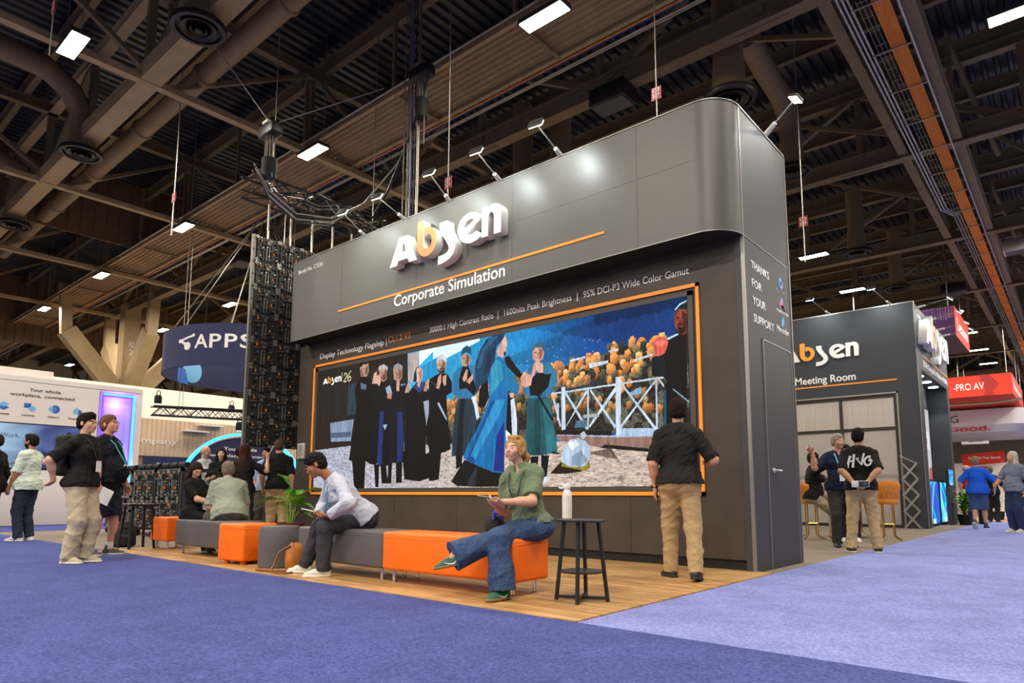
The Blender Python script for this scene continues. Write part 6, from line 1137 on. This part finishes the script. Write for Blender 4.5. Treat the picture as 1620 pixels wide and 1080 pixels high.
for k in range(nn-1): g.prism([o_[k],o_[k+1],i_[k+1],i_[k]],(-20.66,ac,0),Y1,Z,.10)
g.build('neon_tube',neon_b,ar); text('lettering','Your whole',(-20.6,ac-.85,2.36),Y1,Z,1.25,.13,letw,ar,.005); text('lettering','workplace, connected.',(-20.6,ac-1.35,2.12),Y1,Z,2.4,.12,letw,ar,.005)
text('lettering','Reservation',(-20.6,ac-1.0,1.42),Y1,Z,.6,.08,letw,ar,.005); M().prism([(-.1,-.1),(.1,-.1),(.1,.08),(0,.13),(-.1,.06)],(-20.6,ac-.7,1.65),Y1,Z,.006).build('icon',il,ar)
# ---- truss helper
def box_truss(name,label,a,b,wd=.3,m=blk,group=None):
    a,b=Vector(a),Vector(b); t=thing(name,label,'truss',a,0,group); s_,u,d=frame(b-a); L_=(b-a).length
    for i in (-1,1):
        for j in (-1,1): M().cyl(a+s_*wd/2*i+u*wd/2*j,b+s_*wd/2*i+u*wd/2*j,.024,n=8).build('chord',m,t,smooth=True)
    g=M(); k=int(L_/wd); 
    for q in range(k):
        p0=a+d*(L_*q/k);p1=a+d*(L_*(q+1)/k); sg=1 if q%2 else -1
        for i in (-1,1): g.cyl(p0+s_*wd/2*i+u*wd/2*sg,p1+s_*wd/2*i-u*wd/2*sg,.011,n=6); g.cyl(p0+u*wd/2*i+s_*wd/2*sg,p1+u*wd/2*i-s_*wd/2*sg,.011,n=6)
    g.build('lattice',m,t)
    for q in (.15,.85): c_=a+d*L_*q; M().tube([c_,(c_.x,c_.y,12.82)],.01,5).build('suspension_wire',galv,t)
    return t
def par_light(p,label):
    t=thing('stage_light',label,'stage light',p); p=Vector(p); M().lathe([(.09,0),(.11,.05),(.11,.22),(.07,.27)],p+Vector((0,0,-.42)),14).build('body',blk2,t,smooth=True); M().lathe([(.085,0),(.01,-.005)],p+Vector((0,0,-.425)),12).build('lens',lit('stage lens','dfeaff',3.0),t); M().tube([p+Vector((-.13,0,-.25)),p+Vector((-.13,0,-.05)),p,p+Vector((.13,0,-.05)),p+Vector((.13,0,-.25))],.014,6).build('yoke',blk2,t)
box_truss('lighting_truss','far black lighting truss running level behind the ring sign',(-20.3,1.7,3.5),(-20.3,8,3.75),.28); box_truss('lighting_truss','near black lighting truss slanting toward the black panel wall',(-19.0,1.3,3.36),(-15.2,4.3,3.1),.28)
for p,l in (((-19.0,1.35,4.0),'moving head lamp at the left tip of the lighting trusses'),((-16.9,2.95,3.15),'lit stage lamp under the slanting truss, left one'),((-15.9,3.75,3.08),'lit stage lamp under the slanting truss, right one'),((-20.2,4.3,4.1),'black stage lamp above the far truss')): par_light(p,l)
# ---- hanging panel wall seen from its back
pw=thing('led_panel_wall','tall hanging wall of black led panels seen from the back beside the booth','led wall',(-9.4,-.75,1.7)); Xw=-9.4; cw,ch=.5,.525
dkm=mat('black cast metal','383734',.45,.2,.2,20); mid=mat('grey cast metal','77746c',.4,.5); gl=mat('steel dot','cfcac0',.3,.7); ol=mat('orange latch','e07a20',.5)
b=M(); b.box((-.04,.004,.004),(.0,cw-.004,ch-.004),0)
for y in (.03,.15,.33,.45): b.box((0,y,.02),(.03,y+.03,ch-.02),0)
for z in (.06,.24,.42): b.box((0,.02,z),(.035,cw-.02,z+.025),0)
for y in (.21,.27): b.box((.0,y,.03),(.05,y+.02,ch-.03),1)
b.tube([(.04,.06,.36),(.09,.07,.36),(.09,.17,.36),(.04,.18,.36)],.010,6,1); b.tube([(.04,.32,.14),(.09,.33,.14),(.09,.43,.14),(.04,.44,.14)],.010,6,1)
for y,z in ((.02,.02),(.48,.02),(.02,.48),(.48,.48)):
    for dy,dz in ((.022,0),(-.022,0),(0,.022),(0,-.022)): b.box((.03,y+dy-.009,z+dz-.009),(.05,y+dy+.009,z+dz+.009),2)
for y,z in ((.12,.27),(.40,.30),(.25,.12),(.30,.45),(.07,.10),(.42,.08),(.08,.46),(.22,.30)): b.box((.03,y,z),(.058,y+.026,z+.018),2)
for y,z in ((.10,.40),(.36,.18)): b.box((.03,y,z),(.06,y+.02,z+.045),3)
b.box((0,.20,.34),(.07,.30,.44),0); b.box((.07,.22,.36),(.078,.28,.42),1)
tm=b.build('led_module',[dkm,mid,gl,ol],None); tm.parent=pw; WM[tm.name]=wm(pw); tm.location=(0,0,0)
for j in range(8):
    for i in range(6):
        if (i,j)==(0,0): continue
        o=tm.copy(); COL.objects.link(o); o.parent=pw; o.location=(0,i*cw,j*ch+.0)
for i in range(6):
    y=-.75+.25+cw*i; M().tube([(Xw-.0,y,5.88),(Xw,y,6.05)],.02,7).build('hanger_hook',gl,pw,smooth=True); M().tube([(Xw,y,6.05),(Xw,y,6.6)],.024,8).build('hanger_strap',galv,pw,smooth=True)
g=M(); g.bar((Xw-.02,-.78,1.7),(Xw-.02,-.78,5.9),.06,.06); [g.ball((Xw+.02,-.785,1.85+.25*k),.018,6,4) for k in range(16)]; g.build('edge_profile',mid,pw)
for k,(y0_,z0_) in enumerate(((-.4,5.62),(.3,5.2),(-.2,3.4))): M().tube([(Xw+.07,y0_+.1*q,z0_-.12*math.sin(q*math.pi/8)) for q in range(9)],.009,5).build('loose_cable',blk,pw)
tr=box_truss('rigging_truss','black rigging truss carrying the hanging panel wall',(Xw,-1.0,6.85),(Xw,2.6,6.85),.42)
for k in range(9):
    r_=random.Random(k); pts=[(Xw+r_.uniform(-.2,.25),-.7+q*.42+r_.uniform(-.1,.1),7.02+.15*math.sin(q*1.7+k)) for q in range(8)]; M().tube(pts,.014,5).build('draped_cable',blk if k%2 else galv,tr,smooth=True)
for k in range(4): M().tube([(Xw+.25,-1.0+.02*k,7.2-.04*k),(Xw+.3,-.7,6.75-.05*k),(Xw+.35,-.1,6.45-.06*k),(Xw+.4,.7,6.6-.05*k),(Xw+.4,1.5,7.2),(Xw+.5,2.3,8.4),(Xw+.8,3.0,10.0)],.018,6).build('cable_loop',blk if k%2 else galv,tr,smooth=True)
def hoist(p,top,label,s=1.,chains=2):
    p=Vector(p); t=thing('chain_hoist',label,'hoist',p); M().box(p+Vector((-.28,-.13,-.12))*s,p+Vector((.28,.13,.12))*s).build('motor',blk,t,bevel=.03); M().box(p+Vector((-.1,-.14,.12))*s,p+Vector((.1,.14,.18))*s).build('top_plate',galv,t)
    g=M(); 
    for k in range(10): a=k*.63; g.tube([p+Vector((.09*math.cos(a),.09*math.sin(a),-.12))*s,p+Vector((.12*math.cos(a+.2),.1*math.sin(a),-.5))*s,p+Vector((.09*math.cos(a),.1*math.sin(a),-.95))*s],.013*s,5)
    g.build('chain_bundle',galv,t,smooth=True); M().lathe([(.13,-1.0),(.15,-.85),(.15,-.6)],p,12).build('chain_bag',blk2,t,smooth=True)
    M().tube([p+Vector((.1,0,-.2))*s,p+Vector((.1,0,-1.6))],.012,5).build('load_chain',galv,t)
    g=M(); 
    for q in top: g.tube([p+Vector((0,0,.15)),q],.012,5)
    g.build('bridle_chain',galv,t)
hoist((Xw,-.55,8.15),[(Xw-.8,-1.5,10.0),(Xw+.6,1.8,10.0)],'chain hoist above the hanging panel wall')
hoist((-7.2,1.55,9.55),[(-7.2,2.2,10.1),(-7.9,1.4,12.2)],'chain hoist high above the booth beside the hanging cables')
t=thing('cable_bundle','bundle of steel cables hanging straight down behind the booth header','cable',(-7.6,1.4,5.2))
for k in range(7): M().tube([(-7.75+.07*k,1.56+.05*(k%3),4.9),(-7.75+.07*k+.02,1.56+.05*(k%3),12.3)],.02 if k%2 else .013,6).build('cable',[galv,galv,mat('blue cable','2e4a9a',.6),galv,blk,galv,galv][k],t,smooth=True)
t=thing('slung_cable','thick black cable sagging from the roof to the rigging truss','cable',(-9,2,7)); M().tube([(-6.9,1.5,9.4),(-7.6,1.6,8.3),(-8.4,1.7,7.4),(-9.0,1.8,7.05)],.03,7).build('cable',blk,t,smooth=True)
# ---- carts with led panels on the floor
def cart(x0,x1,label,open_=False):
    y0,y1=-1.95,-1.25; t=thing('panel_cart',label,'cart',((x0+x1)/2,-1.6,0),0,'panel carts'); fr=M()
    for x in (x0,x1-.05):
        for y in (y0,y1-.05): fr.box((x,y,.14),(x+.05,y+.05,1.25))
    for z in (.14,1.2): fr.box((x0,y0,z),(x1,y0+.05,z+.05)); fr.box((x0,y1-.05,z),(x1,y1,z+.05)); fr.box((x0,y0,z),(x0+.05,y1,z+.05)); fr.box((x1-.05,y0,z),(x1,y1,z+.05))
    fr.build('frame',mid if open_ else dkm,t)
    for x in (x0+.08,x1-.13):
        for y in (y0+.06,y1-.1): M().cyl((x,y,.07),(x+.05,y,.07),.068,n=16).build('caster',blk2,t,smooth=True)
    if open_:
        for z in (.45,.72,.98): M().box((x0,y0,z),(x1,y1,z+.04)).build('shelf',mid,t)
        for k in range(5): M().box((x0+.12+.2*k,y0+.06,.2),(x0+.2+.2*k,y1-.08,1.0)).build('led_panel',dkm,t)
    else:
        for i in range(2):
            for j in range(2):
                o=tm.copy(); COL.objects.link(o); o.name='led_panel'; o.parent=t; o.scale=(1,(x1-x0-.1)/2/.5,1.04); o.rotation_euler=(0,0,-math.pi/2); o.location=((x0+.05+i*(x1-x0-.1)/2)-(x0+x1)/2,y0+.02+1.6,.18+.52*j)
    for k in range(3): w_=(x1-x0)/3; M().cyl((x0+w_*k+.03,y0+.1,1.31),(x0+w_*(k+1)-.03,y0+.1,1.31),.055,n=10).build('padded_roll',blk2,t,smooth=True)
cart(-11.35,-10.35,'black cart stacked with led panels, left of two behind the small orange cube'); cart(-10.25,-9.25,'black cart stacked with led panels beside the seated young woman'); cart(-12.75,-11.5,'grey open shelf cart behind the older man with the lanyard',True)
t=thing('tote_pile','dark tote bag on the floor behind the older man','bag',(-8.35,-3.2,.0)); M().lathe([(.12,.0),(.17,.03),(.16,.25),(.08,.38),(.02,.39)],(-8.55,-3.05,0),12).build('body',blk2,t,smooth=True)
# ---- bar chairs by the meeting room
ochm=mat('ochre quilted leather','d8852a',.45,0,.06,6,spec=.4); gold=mat('polished brass','d8a94a',.18,1)
def bar_chair(x,y,rz,label):
    t=thing('bar_chair',label,'bar chair',(x,y,0),rz,'orange bar chairs'); n=12; t.scale=(.86,.86,.93)
    g=M(); g.lathe([(.02,.70),(.21,.70),(.235,.73),(.235,.77),(.20,.79),(.02,.79)],(0,0,0),24); g.build('seat',ochm,t,smooth=True,local=True)
    V=[];Fc=[]
    for j in range(7):
        z=.80+.06*j; w_=.215+.05*j/6-.03*(j==6)
        for i in range(n+1): a=math.radians(-20+220*i/n); V.append((w_*math.cos(a),.03+w_*.85*math.sin(a)+.05*j/6,z-(.10*(1-math.sin(math.radians(180*i/n))))*(j/6)))
    for j in range(6):
        for i in range(n): a=j*(n+1)+i; Fc.append((a,a+1,a+n+2,a+n+1))
    k=len(V); V+=[(p[0]*.88,p[1]*.88,p[2]) for p in V]; Fc+=[tuple(q+k for q in f)[::-1] for f in Fc]
    for i in range(n): Fc.append((6*(n+1)+i,6*(n+1)+i+1,k+6*(n+1)+i+1,k+6*(n+1)+i))
    for j in range(6): Fc.append((j*(n+1),(j+1)*(n+1),k+(j+1)*(n+1),k+j*(n+1))); Fc.append((j*(n+1)+n,k+j*(n+1)+n,k+(j+1)*(n+1)+n,(j+1)*(n+1)+n))
    g=M(); g.add(V,Fc); g.build('shell_back',ochm,t,smooth=True,local=True,angle=60)
    g=M()
    for q in range(-3,4):
        for sg in (-1,1): g.tube([((.215)*math.cos(math.radians(90+q*22+sg*8*(j-2.5))),.06+.19*math.sin(math.radians(90+q*22+sg*8*(j-2.5))),.82+.06*j) for j in range(6)],.004,4)
    g.build('quilting',mat('quilt stitch','a8611a',.6),t,local=True)
    for sx in (-1,1):
        for sy_ in (-1,1): M().tube([(sx*.10,sy_*.10,.70),(sx*.10,sy_*.10,.10),(sx*.20,sy_*.20,.012)],.014,7).build('leg',gold,t,smooth=True,local=True)
    g=M(); 
    for a,b_ in (((-.1,-.1),(.1,-.1)),((.1,-.1),(.1,.1)),((.1,.1),(-.1,.1)),((-.1,.1),(-.1,-.1))): g.tube([(*a,.32),(*b_,.32)],.010,6)
    g.build('footrest',gold,t,smooth=True,local=True)
bar_chair(-.10,6.75,math.radians(200),'orange bar chair with its rounded back nearest the black pier'); bar_chair(-.95,7.95,math.radians(235),'quilted orange bar chair facing us behind the lettered tee man'); bar_chair(-1.27,6.22,math.radians(118),'orange bar chair under the man on the phone'); 
t=thing('bar_table','black round bar table behind the standing men','table',(-.75,7.3,0)); M().lathe([(.3,1.05),(.31,1.06),(.31,1.08),(.02,1.085)],(-.75,7.3,0),28).build('tabletop',blk,t,smooth=True); M().cyl((-.75,7.3,.03),(-.75,7.3,1.05),.03).build('post',blk,t,smooth=True); M().lathe([(.22,0),(.21,.02),(.03,.04)],(-.75,7.3,0),24).build('base',blk,t,smooth=True)
t=thing('planter_tub','grey brown tub with bags behind the glass of the meeting room','tub',(-1.25,13.2,0)); M().lathe([(.22,0),(.27,.38),(.27,.40),(.24,.40),(.22,.3),(.02,.3)],(-1.25,13.2,0),22).build('tub',mat('taupe plastic','7a6a58',.6),t,smooth=True); M().ball((-1.2,13.2,.42),(.2,.15,.1)).build('bag',blk2,t,smooth=True)
for x,l in ((-1.75,'dark bag on the floor behind the glass, left'),(-2.7,'dark bag on the floor behind the glass, further left')): t=thing('duffel_bag',l,'bag',(x,13.4,0)); M().ball((x,13.4,.17),(.32,.18,.17)).build('body',blk2,t,smooth=True); M().tube([(x-.15,13.4,.3),(x-.1,13.4,.42),(x+.1,13.4,.42),(x+.15,13.4,.3)],.012,6).build('handle',blk2,t,smooth=True)
# ---- right: far signs
redm=mat('red sign fabric','e2351f',.6); redd=mat('dark red print','a8261c',.6)
def hang_box(name,label,x0,x1,y0,y1,za,zb,m,wires=True):
    t=thing(name,label,'hanging sign',((x0+x1)/2,(y0+y1)/2,za)); M().box((x0,y0,za),(x1,y1,zb)).build('fabric_box',m,t); M().box((x0+.03,y0+.03,zb),(x1-.03,y1-.03,zb+.02)).build('top_bounce_shield',blk2,t)  # dark top plate added to stop coloured light bouncing up off the sign
    for x in (x0+.2,x1-.2):
        for y in (y0+.2,y1-.2): M().tube([(x,y,zb),(x,y,12.82)],.02,5).build('suspension_wire',galv,t)
    return t
t=hang_box('hanging_sign','red hanging sign lettered PRO AV',-6.5,.28,35,42.7,6.02,7.12,redm); text('lettering','-PRO AV',(-2.25,35,6.38),X,Z,1.36,.36,letw,t,.02,bold=.01); text('lettering','lumens',(.28,35.9,6.35),Y1,Z,5.2,.42,letw,t,.02,bold=.02)
M().prism([(0,0),(.5,.55),(.1,1.1),(-.35,1.1)],(-.75,35,6.02),X,Z,.01).build('print_shape',redd,t); M().prism([(0,0),(.55,0),(.3,.5)],(-1.0,35,6.02),X,Z,.012).build('print_shape',redd,t)
M().tube([(-3,36,5.75),(-.6,36,5.75),(.6,35.6,5.8)],.07,8).build('lower_tube',galv,t,smooth=True)
t=hang_box('hanging_sign','dark purple hanging sign with a red end face above the meeting booth',-4.6,-.75,24,28.2,7.15,8.36,mat('dark sign fabric','3a2a34',.6)); M().box((-.75,24,7.15),(-.73,28.2,8.36)).build('red_face',redm,t)
text('lettering','Lenovo',(-.73,24.5,7.45),Y1,Z,3.1,.55,letw,t,.02,bold=.02)
yy,xx=np.mgrid[0:60,0:150]/np.array([60.,150.])[:,None,None]; im=np.zeros((60,150,3),np.float32); nb_=np.sin(xx*14)*np.cos(yy*7+xx*5); im[...,0]=.14+.2*np.clip(nb_,0,1); im[...,1]=.05; im[...,2]=.16+.35*np.clip(np.sin(xx*9+2),0,1)*np.clip(np.cos(yy*4),0,1)
dots=(np.sin(xx*260)>.3)&(np.sin(yy*110)>.3)&(yy<.35+.2*np.sin(xx*3)); im[dots]=(.75,.45,.65); pix_mesh('picture',im,(-4.6,23.98,7.15),X,Z,3.85,1.21,pic_mat('purple glowing picture',.5),t)  # this picture emits its own colours
# white rounded hanging sign
t=thing('hanging_sign','white rounded hanging sign reading Good. in red along its lower edge','hanging sign',(-4,43,4.6)); wf=mat('white sign fabric','dedad8',.6)
P_=[(-9,48),(-9,40),(-.25,40)]+[(-.25+.75*math.sin(math.radians(a)),40.75-.75*math.cos(math.radians(a))) for a in range(10,91,10)]+[(.5,48)]
def extr(P_,a,b_,m,nm,ins=0.):
    g=M(); n_=len(P_); Q_=[(x-(ins if x>-.5 else 0),y+(ins if y<42 else 0)) for x,y in P_]; g.add([(x,y,a) for x,y in Q_]+[(x,y,b_) for x,y in P_],[(i,(i+1)%n_,n_+(i+1)%n_,n_+i) for i in range(n_)]+[tuple(range(n_))[::-1],tuple(range(n_,2*n_))]); return g.build(nm,m,t)
extr(P_,4.95,5.85,wf,'upper_band'); extr(P_,4.55,4.95,wf,'lower_band',.5)
text('lettering','LG',(-3.45,40,5.15),X,Z,.75,.42,mat('dark grey lettering','44484c',.5),t,.02); text('lettering',"Life's Good.",(-5.2,40.1,4.62),X,Z,4.0,.32,mat('red lettering','c02028',.5),t,.03,bold=.02); M().box((.5,41.5,5.0),(.52,43.5,5.8)).build('red_mark',redm,t)
[M().tube([(x,y,5.85),(x,y,12.82)],.02,5).build('suspension_wire',galv,t) for x in (-3,0) for y in (44,47)]
t=hang_box('hanging_sign','small white hanging sign with a black name far down the aisle',-3.78,-2.2,50,50.4,4.5,5.02,wf); text('lettering','Lowell',(-3.35,50,4.66),X,Z,.85,.22,mat('black lettering','16161a',.5),t,.02,bold=.03)
# far stands
t=thing('red_white_stand','red and white stand with a sloped red banner at the far end of the aisle','booth',(-1.5,45,0)); M().box((-6,45,0),(-.6,45.3,2.95)).build('wall',wht,t); M().prism([(-3.2,2.75),(-1.0,2.95),(-1.0,3.68),(-3.3,3.5)],(0,45,0),X,Z,.05).build('banner',redm,t)
text('lettering','Supporting Your Growth',(-2.9,44.94,3.2),X,Z,1.7,.17,letw,t,.01,bold=.02); M().box((-2.2,44.9,2.0),(-1.2,45,2.4)).build('sign_plate',white_m,t); M().box((-2.8,44.95,2.45),(-1.9,45,2.72)).build('dark_strip',redd,t)
M().box((.2,46,2.7),(1.6,46.3,3.5)).build('second_banner',redm,t); M().box((-.6,46,0),(4,46.3,2.7)).build('side_wall',wht,t)
for k,(x,y,w_,h_,m,l) in enumerate(((1.05,22.5,.7,1.05,wht,'pale counter in the far aisle beside the person in black'),(-.2,30,1.2,1.1,wht,'white counter further down the aisle'),(3.2,27,1.6,1.1,redm,'red counter at the right edge far away'))):
    t=thing('counter',l,'counter',(x,y,0)); M().box((x-w_/2,y-.3,0),(x+w_/2,y+.3,h_-.05)).build('body',m,t); M().box((x-w_/2-.04,y-.34,h_-.05),(x+w_/2+.04,y+.34,h_)).build('worktop',white_m,t)
t=thing('monitor','purple screen monitor on the far counter','monitor',(.75,22.5,1.05)); M().box((.60,22.45,1.16),(1.15,22.5,1.72)).build('casing',blk,t); M().box((.63,22.44,1.19),(1.12,22.451,1.69)).build('display',lit('purple display','5a3aa8',.8),t); M().box((.82,22.4,1.05),(.92,22.6,1.18)).build('foot',blk,t)
floor_slab('floor_wood_far',-2.2,19.3,2.0,24,.012,node_mat('oak strip floor',wood_floor))
def bush(name,label,c,R_,h_,n_,seed,Lf=.35):
    t=thing(name,label,'plant',c); r_=random.Random(seed); c=Vector(c)
    M().lathe([(.14,0),(.19,.3),(.17,.3),(.16,.26),(.02,.26)],c,16).build('pot',blk2,t,smooth=True)
    for k in range(n_):
        a=r_.uniform(0,6.28); tl=r_.uniform(.3,1.1); d=Vector((math.cos(a)*math.sin(tl),math.sin(a)*math.sin(tl),math.cos(tl))); b0=c+Vector((0,0,.28+r_.random()*h_*.55)); s_=d.cross(Vector((0,0,1))).normalized(); V=[];Fc=[]; Ln=Lf*r_.uniform(.7,1.2)
        for i in range(7): u=i/6; p=b0+d*Ln*u+Vector((0,0,-.5*Ln*u*u)); w_=R_*math.sin(math.pi*(.08+.9*u)); V+=[p-s_*w_,p+Vector((0,0,.01)),p+s_*w_]
        for i in range(6): Fc+=[(3*i,3*i+1,3*i+4,3*i+3),(3*i+1,3*i+2,3*i+5,3*i+4)]
        g=M(); g.add(V,Fc); g.build('leaf',leafm,t,smooth=True,angle=0)
bush('fern','bushy green fern on the floor at the end of the meeting booth',(.02,15.9,0),.06,1.0,60,3,.5); bush('palm','thin palm in a pot beside the far counter',(.35,21.4,0),.025,1.0,26,5,.5)
t=thing('dark_plinth','dark plinth beside the fern','plinth',(.34,16.7,0)); M().box((.26,16.6,0),(.44,16.85,.95)).build('box',blk,t,bevel=.01)
# open dark cable boxes along the floor under the panel wall
for k in range(3): x=-9.9-.9*k; t=thing('flight_case',('black flight case under the hanging panel wall, right one','black flight case under the hanging panel wall, middle one','black flight case under the hanging panel wall, left one')[k],'case',(x,.9,0)); M().box((x-.4,.6,.0),(x+.4,1.2,.75)).build('body',blk,t,bevel=.02); M().box((x-.41,.59,.45),(x+.41,1.21,.48)).build('rim',galv,t)
# red floor marks
for x,y,l in ((-7.7,-3.62,'small faded red mark on the blue carpet by the oak floor'),(.42,7.9,'small faded red mark on the light carpet by the glass wall')): tag(M().box((x-.22,y-.05,.006),(x+.22,y+.05,.0095)).build('floor_sticker',mat('red sticker','b0445a',.8)),l,'sticker')
